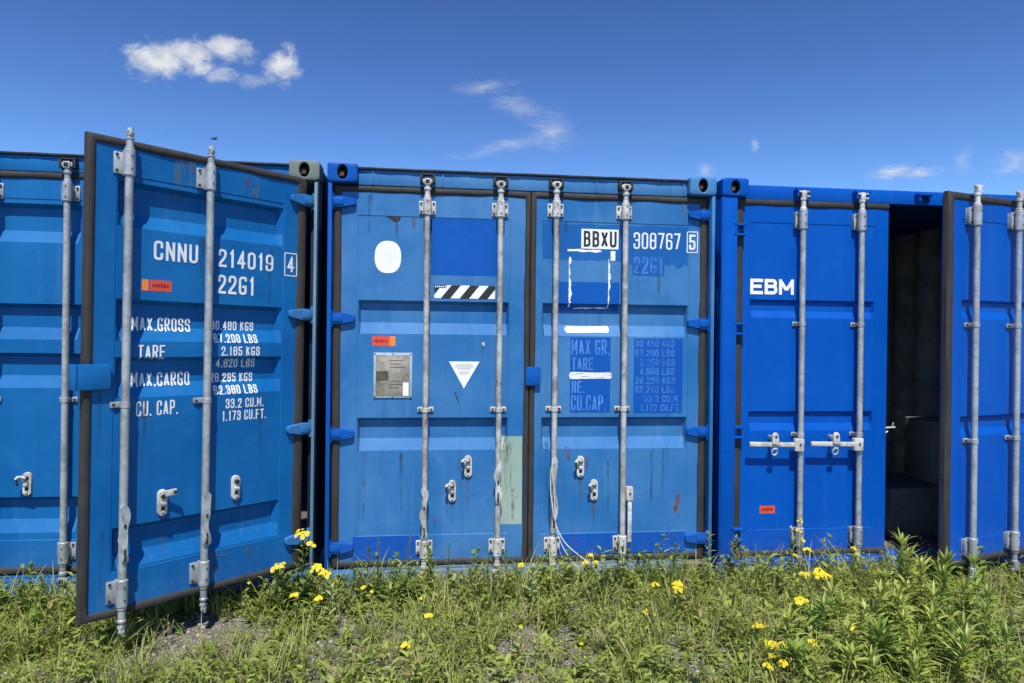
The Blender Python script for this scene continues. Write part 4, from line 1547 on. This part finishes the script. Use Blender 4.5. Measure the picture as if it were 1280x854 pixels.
def smooth_path(P, n):
    P = [np.array(p) for p in P]
    out = []
    for i in range(len(P) - 1):
        p0, p1, p2, p3 = P[max(i - 1, 0)], P[i], P[i + 1], P[min(i + 2, len(P) - 1)]
        for k in range(n):
            t_ = k / n
            out.append(tuple(0.5 * (2 * p1 + (p2 - p0) * t_ + (2 * p0 - 5 * p1 + 4 * p2 - p3) * t_ ** 2 + (3 * p1 - p0 - 3 * p2 + p3) * t_ ** 3)))
    out.append(tuple(P[-1]))
    return out


b.tube(smooth_path(pth, 6), .0036, 8)
pth2 = [(1.384, -.026, .81), (1.380, -.040, .72), (1.392, -.044, .62), (1.398, -.044, .50), (1.404, -.046, .40), (1.430, -.05, .30),
        (1.480, -.07, .205), (1.545, -.095, .130), (1.585, -.11, .085), (1.60, -.12, .02)]
b.tube(smooth_path(pth2, 6), .0030, 8)
o = b.build('cord', 'cord')
tag(o, 'thin white cord hanging from a galvanised locking rod down into the weeds', 'cord')

# ---- bird in the sky
b = B()
b.tube([(0, -.13, 0), (0, -.08, .004), (0, 0, .006), (0, .08, .004), (0, .16, 0)], lambda f_: [.012, .036, .045, .030, .012][min(4, int(f_ * 4 + .5))], 10)
for s in (-1, 1):
    vs = [(s * .02, -.05, .02), (s * .02, .05, .02), (s * .14, .045, .085), (s * .14, -.055, .09), (s * .27, .05, .06), (s * .30, .0, .062)]
    b.add(vs + [(x, y, z - .007) for x, y, z in vs],
          [(0, 1, 2, 3), (3, 2, 4, 5), (6, 9, 8, 7), (9, 11, 10, 8), (0, 3, 9, 6), (3, 5, 11, 9), (1, 7, 8, 2), (2, 8, 10, 4), (5, 4, 10, 11)])
b.add([(-.02, .12, 0), (.02, .12, 0), (.035, .23, .002), (-.035, .23, .002), (-.02, .12, -.008), (.02, .12, -.008), (.035, .23, -.006), (-.035, .23, -.006)],
      [(0, 1, 2, 3), (7, 6, 5, 4), (0, 4, 5, 1), (1, 5, 6, 2), (2, 6, 7, 3), (3, 7, 4, 0)])
o = b.build('bird', 'bird', None, (-4.9, 14.2, 6.57), (rad(6), rad(-22), rad(70)))
o.scale = (.55, .55, .55)
tag(o, 'small dark bird flying above the open container door', 'bird')


# ------------------------------------------------------------------ vegetation
def leaf(L, Wd, segs=4, droop=0.5, fold=0.25, shape=0.8, up=0.0):
    """blade along +X from the origin; returns V, Q"""
    tt = np.linspace(0, 1, segs + 1)
    ang = up - droop * tt
    dx = np.cos(ang); dz = np.sin(ang)
    px = np.concatenate([[0], np.cumsum((dx[1:] + dx[:-1]) / 2)]) * L / segs
    pz = np.concatenate([[0], np.cumsum((dz[1:] + dz[:-1]) / 2)]) * L / segs
    w = Wd / 2 * np.sin(np.pi * np.clip(tt, 0.02, 1) ** shape) + 0.0004
    w[-1] = 0.0002
    V = []
    for i in range(segs + 1):
        V += [(px[i], -w[i], pz[i] + w[i] * fold), (px[i], 0, pz[i]), (px[i], w[i], pz[i] + w[i] * fold)]
    Q = []
    for i in range(segs):
        for q in range(2):
            Q.append((3 * i + q, 3 * i + 3 + q, 3 * i + 4 + q, 3 * i + 1 + q))
    return np.array(V), np.array(Q)


def rotz(V, a):
    c, s = math.cos(a), math.sin(a)
    return V @ np.array([[c, s, 0], [-s, c, 0], [0, 0, 1]])


def roty(V, a):
    c, s = math.cos(a), math.sin(a)
    return V @ np.array([[c, 0, -s], [0, 1, 0], [s, 0, c]])


class NB:
    def __init__(self):
        self.V, self.Q, self.k = [], [], 0
        self.mi = []

    def add(self, V, Q, off=(0, 0, 0), mi=0):
        self.V.append(V + np.array(off)); self.Q.append(Q + self.k); self.k += len(V)
        self.mi.append(np.full(len(Q), mi))

    def arr(self):
        return np.concatenate(self.V), np.concatenate(self.Q)

    def tube(self, path, r0, r1, n=5, mi=0):
        P = np.array(path, float)
        k = len(P)
        V, Q = [], []
        for j in range(k):
            d = P[min(j + 1, k - 1)] - P[max(j - 1, 0)]
            d = d / (np.linalg.norm(d) + 1e-9)
            s = np.cross(d, [0.3, 0.9, 0.1]); s /= np.linalg.norm(s)
            q = np.cross(d, s)
            r = r0 + (r1 - r0) * j / (k - 1)
            for i in range(n):
                a = 2 * math.pi * i / n
                V.append(P[j] + (s * math.cos(a) + q * math.sin(a)) * r)
        for j in range(k - 1):
            for i in range(n):
                Q.append((j * n + i, j * n + (i + 1) % n, (j + 1) * n + (i + 1) % n, (j + 1) * n + i))
        self.add(np.array(V), np.array(Q), (0, 0, 0), mi)


def stem_path(h, lean, bend, n=7, base=(0, 0, 0)):
    tt = np.linspace(0, 1, n)
    a = random.uniform(0, 6.28)
    b_ = np.array(base)
    return np.array([b_ + np.array([lean[0] * t_ + bend * math.sin(t_ * 2.2) * math.cos(a), lean[1] * t_ + bend * math.sin(t_ * 2.2) * math.sin(a), h * t_]) for t_ in tt])


def at_path(P, f_):
    x = f_ * (len(P) - 1)
    i = min(int(x), len(P) - 2)
    return P[i] + (P[i + 1] - P[i]) * (x - i)


def leafy(nb, P, n, L0, L1, wr, f0=.08, f1=1.0, up0=.5, up1=1.1, droop=.9, fold=.3, segs=4, shape=.8, jit=.25, mi=0):
    """leaves spiralling up the stem path P; length L0 at the bottom, L1 at the top"""
    a = random.uniform(0, 6.28)
    for i in range(n):
        f_ = f0 + (f1 - f0) * i / max(1, n - 1)
        a += 2.4 + random.uniform(-.3, .3)
        Ln = (L0 + (L1 - L0) * f_) * random.uniform(1 - jit, 1 + jit)
        u = up0 + (up1 - up0) * f_ + random.uniform(-.2, .2)
        V, Q = leaf(Ln, Ln * wr * random.uniform(.8, 1.2), segs, droop * random.uniform(.6, 1.3), fold, shape, u)
        nb.add(rotz(V, a), Q, at_path(P, f_), mi)


# ---- template plants for the ground cover
def t_herb(h, n, L, wr):
    nb = NB()
    P = stem_path(h, (random.uniform(-.3, .3) * h, random.uniform(-.3, .3) * h), .01)
    nb.tube(P, .0016, .0009, 4)
    leafy(nb, P, n, L, L * .55, wr, .05, 1.0, .25, .8, .8, .25, 3)
    return nb.arr()


def t_grass(n, h, w):
    nb = NB()
    for i in range(n):
        L = h * random.uniform(.5, 1.15)
        V, Q = leaf(L, w * random.uniform(.7, 1.3), 4, random.uniform(.2, 1.3), .35, .55, random.uniform(.9, 1.5))
        nb.add(rotz(V, random.uniform(0, 6.28)), Q, (random.uniform(-.018, .018), random.uniform(-.018, .018), 0))
    return nb.arr()


def t_rosette(n, L, wr):
    nb = NB()
    for i in range(n):
        V, Q = leaf(L * random.uniform(.6, 1.1), L * wr, 4, random.uniform(.3, .9), .25, .9, random.uniform(.2, .7))
        nb.add(rotz(V, i * 2.4 + random.uniform(-.2, .2)), Q, (0, 0, .004))
    return nb.arr()


def t_clover(n, r, h):
    nb = NB()
    for i in range(n):
        a = random.uniform(0, 6.28); d = r * math.sqrt(random.random())
        hh = h * random.uniform(.5, 1.1)
        c = np.array([d * math.cos(a), d * math.sin(a), hh])
        nb.tube([(c[0] * .5, c[1] * .5, 0), c * .9, c], .0007, .0006, 3)
        a0 = random.uniform(0, 6.28)
        for k in range(3):
            V, Q = leaf(.013 * random.uniform(.8, 1.3), .011, 2, .5, .1, .62, .2)
            nb.add(rotz(V, a0 + k * 2.094), Q, c)
    return nb.arr()


def t_wisp(n, h):
    nb = NB()
    for i in range(n):
        P = stem_path(h * random.uniform(.6, 1.1), (random.uniform(-.35, .35) * h, random.uniform(-.35, .35) * h), .012, 5)
        nb.tube(P, .0009, .0005, 3)
        for k in range(6):
            V, Q = leaf(.012, .003, 2, .2, .1, .8, .9)
            nb.add(rotz(V, random.uniform(0, 6.28)), Q, at_path(P, random.uniform(.55, 1)))
    return nb.arr()


def scatter(name, templates, pts, smin, smax, mat, label, tilt=.18):
    Vs, Qs, k = [], [], 0
    for (x, y) in pts:
        V, Q = templates[random.randrange(len(templates))]
        s = random.uniform(smin, smax) * (random.choice((.75, .9, 1.05, 1.3)) if -.34 < y else 1.0)
        W_ = V * s
        W_ = roty(W_, random.uniform(-tilt, tilt))
        W_ = rotz(W_, random.uniform(0, 6.28))
        W_ = W_ + np.array([x, y, float(gz(x, y)) - .002])
        Vs.append(W_); Qs.append(Q + k); k += len(V)
    o = np_mesh(name, np.concatenate(Vs), np.concatenate(Qs), mat)
    return tag(o, label, None, None, 'stuff')


def cover(x, y):
    """0..1 plant density: bare gravel patches in the front, thick along the containers and to the right"""
    d = .76 + .26 * math.sin(2.9 * x + 1.7 * y + .6) * math.cos(2.1 * y - 1.1 * x) + .22 * math.sin(6.3 * x - 3.1 * y + 1.2)
    if y > -.32: d += .22
    if x > 2.0: d += .35
    for (bx, by, br, bs) in ((-.25, -.62, .22, .8), (.12, -.75, .25, .75), (.75, -.95, .22, .5), (1.55, -.95, .2, .5), (-.55, -.35, .28, .7),
                             (.45, -.55, .16, .4), (1.2, -.62, .16, .4), (2.15, -.95, .18, .5), (-.8, -.85, .3, .5)):
        d -= .54 * bs * math.exp(-((x - bx) ** 2 + (y - by) ** 2) / br ** 2)
    return max(0.03, min(1.0, d))


def points(n, x0, x1, y0, y1, pw=1.0, fn=cover):
    out = []
    while len(out) < n:
        x, y = random.uniform(x0, x1), random.uniform(y0, y1)
        if random.random() < fn(x, y) ** pw:
            out.append((x, y))
    return out


XR = (-2.6, 4.7)
herbs = [t_herb(random.uniform(.07, .18), random.randint(8, 13), random.uniform(.050, .092), random.uniform(.22, .40)) for _ in range(14)]
tufts = [t_grass(random.randint(12, 22), random.uniform(.11, .24), random.uniform(.0034, .0060)) for _ in range(10)]
roses = [t_rosette(random.randint(7, 12), random.uniform(.06, .11), random.uniform(.20, .32)) for _ in range(6)]
clov = [t_clover(random.randint(22, 36), .05, .055) for _ in range(5)]
wisps = [t_wisp(random.randint(5, 10), random.uniform(.10, .22)) for _ in range(6)]

scatter('leafy_ground_cover', herbs + roses[:3], points(2100, *XR, -1.75, -.03, 1.1) + points(230, *XR, -.30, -.02, .5), .65, 1.3, 'herb',
        'low leafy green weeds covering the gravel')
scatter('clover_patch', clov + roses[3:], points(620, *XR, -1.75, -.03, .8), .7, 1.3, 'herb', 'small round leaved clover between the gravel stones')
scatter('grass', tufts, points(1700, *XR, -1.75, -.02, .8) + points(200, *XR, -.25, -.02, .4), .6, 1.3, 'grass', 'tufts of short yellowish green grass')
scatter('dry_grass', wisps, points(420, *XR, -1.75, -.02, .35), .6, 1.2, 'dry', 'thin dry straw coloured stalks among the weeds', .3)

# thin cover beyond the frame
far_pts = [(random.uniform(-7, 9), random.uniform(-3.4, -1.75)) for _ in range(450)]
scatter('sparse_grass', tufts[:5], far_pts, .6, 1.2, 'grass', 'sparse grass on the open gravel')

# ---- loose stones
tmpl = []
for _ in range(6):
    bm = bmesh.new()
    bmesh.ops.create_cube(bm, size=1.0)
    bmesh.ops.subdivide_edges(bm, edges=bm.edges[:], cuts=1, use_grid_fill=True)
    for v in bm.verts:
        v.co = v.co.normalized() * random.uniform(.40, .62)
        v.co.z *= .62
    bm.verts.index_update()
    tmpl.append((np.array([tuple(v.co) for v in bm.verts]), np.array([[v.index for v in f.verts] for f in bm.faces])))
    bm.free()
Vs, Qs, k = [], [], 0
for i in range(11000):
    x, y = random.uniform(-2.4, 4.4), random.uniform(-1.6, .02)
    V, Q = tmpl[random.randrange(6)]
    s = .0045 + .025 * random.random() ** 3.5
    W_ = rotz(V * s * np.array([random.uniform(.8, 1.3), 1, 1]), random.uniform(0, 6.28))
    Vs.append(W_ + np.array([x, y, float(gz(x, y)) + s * .12])); Qs.append(Q + k); k += len(V)
o = np_mesh('gravel', np.concatenate(Vs), np.concatenate(Qs), 'stone', smooth=False)
tag(o, 'loose grey gravel stones on the soil', None, None, 'stuff')


# ---- flowers
def flower(r, petals=10):
    nb = NB()
    for i in range(petals):
        V, Q = leaf(r * random.uniform(.85, 1.1), r * .5, 2, random.uniform(.1, .6), .1, .55, random.uniform(.15, .4))
        nb.add(rotz(V, 6.283 * i / petals), Q, (0, 0, 0), 0)
    tt = 6
    V, Q = [], []
    for j, (rr, zz) in enumerate(((.36, .0), (.33, .12), (.18, .2), (.01, .22))):
        for i in range(tt):
            a = 6.283 * i / tt
            V.append((r * rr * math.cos(a), r * rr * math.sin(a), r * zz))
    for j in range(3):
        for i in range(tt):
            Q.append((j * tt + i, j * tt + (i + 1) % tt, (j + 1) * tt + (i + 1) % tt, (j + 1) * tt + i))
    nb.add(np.array(V), np.array(Q), (0, 0, 0), 1)
    return nb


def cluster(parent, c, spread, n, r):
    """one flower head: small yellow daisies on short stalks around point c (in the parent's frame)"""
    nb = NB()
    c = np.array(c, float)
    root = c - np.array([0, 0, spread * 1.1])
    for i in range(n):
        a = 2.4 * i + random.uniform(-.3, .3)
        d = spread * math.sqrt((i + .3) / n)
        p = c + np.array([d * math.cos(a), d * math.sin(a), random.uniform(-.35, .35) * spread - d * .25])
        nb.tube([root, (root + p) / 2 + np.array([0, 0, .006]), p], .0011, .0008, 4, 2)
        f_ = flower(r * random.uniform(.8, 1.2), random.randint(8, 12))
        V, Q = f_.arr()
        tl = Vector((math.cos(a) * .45, math.sin(a) * .45 - .55, .75)).to_track_quat('Z', 'Y').to_matrix()
        V = V @ np.array(tl).T
        nb.add(V, Q, p)
        nb.mi[-1] = np.concatenate(f_.mi)
    V, Q = nb.arr()
    return np_mesh('flower_head', V, Q, ['petal', 'disc', 'stem'], parent, np.concatenate(nb.mi))


def flowering(x, y, heads, label, leafmat='bush', nleaf=16, L=.06, wr=.24, spread=.024, nf=7, r=.0105, extra=0, cat='flowering plant', lean_leaf=.5):
    """heads: list of (x, y, z) in world"""
    z = float(gz(x, y)) - .004
    e = empty('yellow_flower_plant', (x, y, z))
    tag(e, label, cat, 'yellow flowering weeds in front of the containers')
    st, fo = NB(), NB()
    for hd in heads:
        hd = np.array(hd[:3]) - np.array([x, y, z])
        P = stem_path(hd[2] - spread * .9, (hd[0], hd[1]), .012, 8)
        P[-1] = hd - np.array([0, 0, spread * .9])
        st.tube(P, .0026, .0014, 5)
        leafy(fo, P, nleaf, L, L * .45, wr, .05, .93, .3, .9, .8, .3, 4)
    for i in range(extra):
        P = stem_path(random.uniform(.10, .28), (random.uniform(-.16, .16), random.uniform(-.12, .08)), .012, 7)
        st.tube(P, .0024, .001, 5)
        leafy(fo, P, nleaf, L, L * .5, wr, .1, 1., .3, 1.1, .8, .3, 4)
    V, Q = st.arr(); np_mesh('stem', V, Q, 'stem', e)
    V, Q = fo.arr(); np_mesh('foliage', V, Q, leafmat, e)
    for hd in heads:
        hd_l = np.array(hd[:3]) - np.array([x, y, z])
        n_ = hd[3] if len(hd) > 3 else nf
        cluster(e, hd_l, spread * (1.3 if n_ > 2 else .5), int(n_ * 1.5) if n_ > 2 else n_, r * 1.12)
    return e


flowering(-.10, -.22, [(-.089, -.20, .427, 9), (-.21, -.27, .262, 6), (.005, -.28, .250, 10), (.045, -.30, .228, 8), (-.06, -.18, .36, 5)],
          'tallest bushy weed with several yellow flower heads beside the open door hinge', 'bush', 22, .092, .28, .030, 8, .012, 22)
flowering(-.07, -.44, [(-.081, -.463, .170, 4), (.044, -.466, .148, 4)],
          'low weed with two small yellow flower heads in front of the bushy hinge-side weed', 'herb', 10, .05, .3, .014, 4, .010, 3)
flowering(1.17, -.13, [(1.18, -.15, .187, 2)], 'single orange-yellow flower just left of the pale leafy weed', 'herb', 8, .05, .25, .012, 2, .016, 1)
flowering(1.60, -.13, [(1.608, -.12, .224, 2), (1.575, -.13, .182, 2), (1.640, -.13, .184, 2)],
          'three single yellow flowers beside the hanging white cord', 'herb', 6, .04, .25, .012, 2, .015, 1)
flowering(.60, -.45, [(.590, -.418, .112, 3)], 'small yellow flower in the sparse gravel below the left rods of the shut container', 'herb', 8, .04, .3, .012, 3, .009, 1)
flowering(.63, -.60, [(.626, -.593, .080, 6)], 'low yellow flower cluster in the middle of the gravel foreground', 'herb', 8, .04, .3, .016, 6, .010, 2)
flowering(.52, -.87, [(.519, -.872, .060, 6)], 'yellow flower cluster nearest the viewer at the lower left of centre', 'herb', 8, .04, .3, .017, 6, .010, 2)
flowering(1.38, -.91, [(1.378, -.911, .040, 2), (1.37, -1.0, .015, 1)], 'tiny yellow flowers in the grass at the lower centre foreground', 'herb', 8, .035, .3, .010, 2, .008, 1)
flowering(2.00, -.45, [(2.026, -.496, .145, 9), (2.035, -.47, .168, 7)], 'yellow flowers below the rusty corner casting of the shut container', 'herb', 12, .05, .28, .022, 8, .011, 3)
flowering(1.91, -.43, [(1.916, -.434, .150, 5)], 'pale yellow flower head under the hanging door handle', 'herb', 10, .05, .28, .016, 5, .009, 2)
flowering(2.95, -.13, [(2.962, -.12, .411, 3), (2.955, -.12, .345, 3), (2.975, -.13, .290, 3), (3.00, -.14, .235, 4), (2.93, -.13, .19, 3), (2.90, -.12, .37, 1)],
          'tall sparse yellow flower spikes against the bright blue door', 'herb', 12, .045, .2, .014, 3, .010, 1)
flowering(2.86, -.45, [(2.891, -.47, .190, 10), (2.93, -.46, .178, 8), (2.814, -.43, .185, 6), (2.905, -.44, .205, 6)],
          'large bright yellow flower cluster in front of the bright blue door', 'gold', 14, .07, .2, .024, 9, .0115, 3)
flowering(2.62, -.72, [(2.625, -.737, .148, 9)], 'round yellow flower head below the large bright cluster', 'gold', 12, .06, .2, .024, 9, .011, 2)
flowering(2.31, -.85, [(2.309, -.856, .080, 6), (2.34, -.84, .07, 4)], 'faded yellow flower cluster left of the green thicket in the foreground', 'herb', 10, .05, .25, .018, 5, .009, 2)
flowering(2.51, -.80, [(2.511, -.805, .094, 6)], 'small yellow head between two larger heads near the thicket', 'herb', 10, .05, .25, .016, 6, .0095, 2)
flowering(2.28, -1.06, [(2.292, -1.057, .068, 10), (2.36, -1.05, .056, 7), (2.277, -1.10, .035, 4)], 'wide yellow flower clusters at the lower right foreground edge', 'herb', 12, .055, .25, .022, 9, .0105, 3)
flowering(2.27, -1.18, [(2.277, -1.185, .037, 6), (2.20, -1.19, .03, 4)], 'lowest yellow flowers at the bottom edge of the picture', 'herb', 10, .05, .25, .017, 6, .010, 2)
flowering(2.75, -.95, [(2.751, -.958, .110, 7), (2.765, -.965, .088, 6)], 'yellow flower head in among the narrow leaved thicket', 'gold', 12, .06, .2, .018, 7, .010, 2)
flowering(2.50, -1.05, [(2.502, -1.051, .070, 6)], 'yellow flower head at the left edge of the narrow leaved thicket', 'gold', 10, .06, .2, .017, 6, .010, 2)

flowering(-.42, -.20, [(-.43, -.22, .19, 3), (-.38, -.21, .15, 2)], 'small yellow flower head half hidden under the open door near its hinge', 'herb', 10, .05, .28, .014, 3, .010, 2)
flowering(.26, -.30, [(.26, -.31, .14, 3), (.31, -.30, .11, 2)], 'small yellow flowers left of the slender weeds before the shut doors', 'herb', 10, .05, .28, .014, 3, .010, 2)
flowering(1.10, -.72, [(1.10, -.73, .06, 2)], 'single low yellow flower in the gravel below the pale leafy weed', 'herb', 8, .04, .28, .012, 2, .011, 1)
flowering(1.78, -.66, [(1.78, -.67, .09, 3), (1.83, -.66, .07, 2)], 'small yellow flowers in the grass below the hanging door handle', 'herb', 9, .045, .28, .014, 3, .010, 2)
flowering(3.24, -.24, [(3.238, -.26, .27, 3), (3.27, -.25, .23, 2)], 'thin yellow flower stalk left of the tallest weed at the dark doorway', 'herb', 10, .05, .22, .014, 3, .010, 1)


# ---- tall narrow-leaved weeds
def tall_weed(name, x, y, h, label, group, mat='gold', n=46, L0=.10, L1=.05, wr=.15, lean=(0, 0), stems=1, up0=.2, up1=1.15, droop=.9, cat='weed'):
    z = float(gz(x, y)) - .004
    e = empty(name, (x, y, z))
    tag(e, label, cat, group)
    st, fo = NB(), NB()
    for s in range(stems):
        hh = h * (1 if s == 0 else random.uniform(.6, .9))
        bx = (0, 0, 0) if s == 0 else (random.uniform(-.05, .05), random.uniform(-.05, .05), 0)
        P = stem_path(hh, (lean[0] + random.uniform(-.03, .03), lean[1] + random.uniform(-.03, .03)), .014, 9, bx)
        st.tube(P, .0034, .0012, 6)
        leafy(fo, P, n, L0, L1, wr, .06, 1.0, up0, up1, droop, .3, 5, .75)
        for k in range(7):      # upright tuft at the tip
            V, Q = leaf(L1 * random.uniform(.7, 1.1), L1 * wr, 4, random.uniform(.0, .7), .35, .75, random.uniform(1.0, 1.5))
            fo.add(rotz(V, k * 2.4), Q, P[-1])
    V, Q = st.arr(); np_mesh('stem', V, Q, 'stem', e)
    V, Q = fo.arr(); np_mesh('foliage', V, Q, mat, e)
    return e


thicket = [(3.372, -.461, .40), (3.383, -.648, .33), (3.343, -.811, .34), (2.929, -.886, .30), (2.770, -.925, .26), (2.62, -.86, .23), (2.48, -.95, .20), (2.84, -.74, .26), (3.034, -.990, .31),
           (3.278, -.962, .30), (3.221, -1.138, .30), (2.796, -1.143, .24), (2.908, -1.271, .27), (2.556, -1.197, .19), (3.034, -1.316, .26),
           (2.406, -1.181, .16), (3.457, -1.067, .34), (3.324, -1.309, .31), (2.641, -1.310, .20), (2.789, -1.427, .22), (3.649, -.769, .38),
           (3.18, -.70, .30), (3.05, -.80, .26), (3.50, -.85, .30), (3.15, -.86, .27), (3.55, -.58, .33), (2.95, -1.05, .24), (3.12, -1.20, .27),
           (2.70, -1.05, .22), (3.75, -.95, .36), (3.62, -1.2, .34)]
for i, (x, y, h) in enumerate(thicket):
    if i == 0:
        tall_weed('narrow_leaved_weed', x, y, h, 'tallest narrow-leaved green weed standing before the dark doorway', 'narrow leaved weeds in the right thicket',
                  n=48, L0=.16, L1=.11, stems=2)
    else:
        tall_weed('narrow_leaved_weed', x, y, h, 'leafy green weed with narrow leaves in the dense thicket at the right',
                  'narrow leaved weeds in the right thicket', mat=random.choice(('gold', 'gold', 'gold2', 'herb')), wr=random.uniform(.11, .18), lean=(random.uniform(-.05, .05), random.uniform(-.06, .03)),
                  droop=random.uniform(.6, 1.3), n=random.randint(26, 42), L0=random.uniform(.11, .18), L1=random.uniform(.06, .11),
                  stems=random.choice((1, 2, 2)))
row = [(2.227, -.12, .20), (2.298, -.2, .19), (2.451, -.2, .24), (2.603, -.15, .27), (2.683, -.2, .26), (3.238, -.2, .22), (2.12, -.16, .15),
       (2.53, -.28, .2), (3.10, -.26, .20), (2.78, -.25, .22), (3.33, -.28, .24),
       (2.36, -.13, .35), (2.88, -.14, .32), (2.56, -.12, .33), (3.18, -.12, .30), (2.62, -.34, .26), (2.40, -.42, .24), (2.72, -.50, .25), (2.20, -.36, .22), (3.05, -.45, .27), (2.92, -.62, .26), (3.2, -.5, .3)]
for x, y, h in row:
    tall_weed('upright_weed', x, y, h, 'upright narrow-leaved weed at the foot of the bright blue container front', 'upright weeds along the right container',
              n=30, L0=.075, L1=.04, wr=.17, stems=2)
spires = [(.316, -.10, .35), (.480, -.09, .38), (.740, -.12, .33), (.970, -.10, .26), (1.085, -.12, .30), (.646, -.11, .22)]
for i, (x, y, h) in enumerate(spires):
    tall_weed('slender_weed', x, y, h, 'slender small-leaved green weed rising in front of the faded blue left door', 'slender weeds before the shut doors',
              mat='bush', n=44, L0=.055, L1=.018, wr=.24, stems=1, up0=.4, up1=1.0, droop=.5)
foot = [(.28, -.13, .31), (.62, -.12, .30), (.9, -.12, .28), (1.34, -.12, .29), (1.80, -.12, .31), (2.04, -.12, .33), (2.14, -.13, .29), (.42, -.12, .26), (1.50, -.11, .25), (1.66, -.24, .2), (.47, -.26, .18),
        (.20, -.16, .2), (.38, -.2, .17), (.55, -.18, .19), (.86, -.16, .18), (.78, -.22, .16), (1.0, -.2, .17), (1.3, -.18, .18), (1.42, -.14, .16),
        (1.52, -.2, .15), (1.74, -.16, .16), (1.84, -.22, .17), (1.97, -.14, .2), (-1.28, -.2, .26), (-1.42, -.3, .24), (-1.55, -.2, .28), (-1.2, -.42, .2),
        (-1.7, -.3, .26), (-1.36, -.5, .18)]
for x, y, h in foot:
    left = x < 0
    tall_weed('leafy_weed', x, y, h, 'bushy green weed at the foot of the leftmost closed door' if left else 'short leafy weed growing along the foot of the shut container',
              'weeds by the leftmost door' if left else 'weeds along the shut container', mat='herb' if left else random.choice(('bush', 'herb')), n=22, L0=.075, L1=.04, wr=.26, stems=3, up0=.2, up1=1.0)


# ---- two pale broad-leaved plants
def pale(x, y, h, label, n, L, wr):
    z = float(gz(x, y)) - .004
    e = empty('pale_leaved_weed', (x, y, z))
    tag(e, label, 'weed', 'pale broad-leaved weeds')
    st, fo = NB(), NB()
    P = stem_path(h, (.0, -.01), .008, 8)
    st.tube(P, .005, .002, 6)
    leafy(fo, P, n, L, L * .42, wr, .1, 1.0, .45, 1.25, .55, .35, 5, .95, .15)
    V, Q = st.arr(); np_mesh('stem', V, Q, 'stem', e)
    V, Q = fo.arr(); np_mesh('foliage', V, Q, 'palef', e)


pale(1.212, -.35, .27, 'pale green broad-leaved weed spike in front of the centre door seam', 20, .095, .36)
pale(.10, -.40, .24, 'pale rounded leaves beside the yellow flowers at the left door foot', 13, .085, .42)
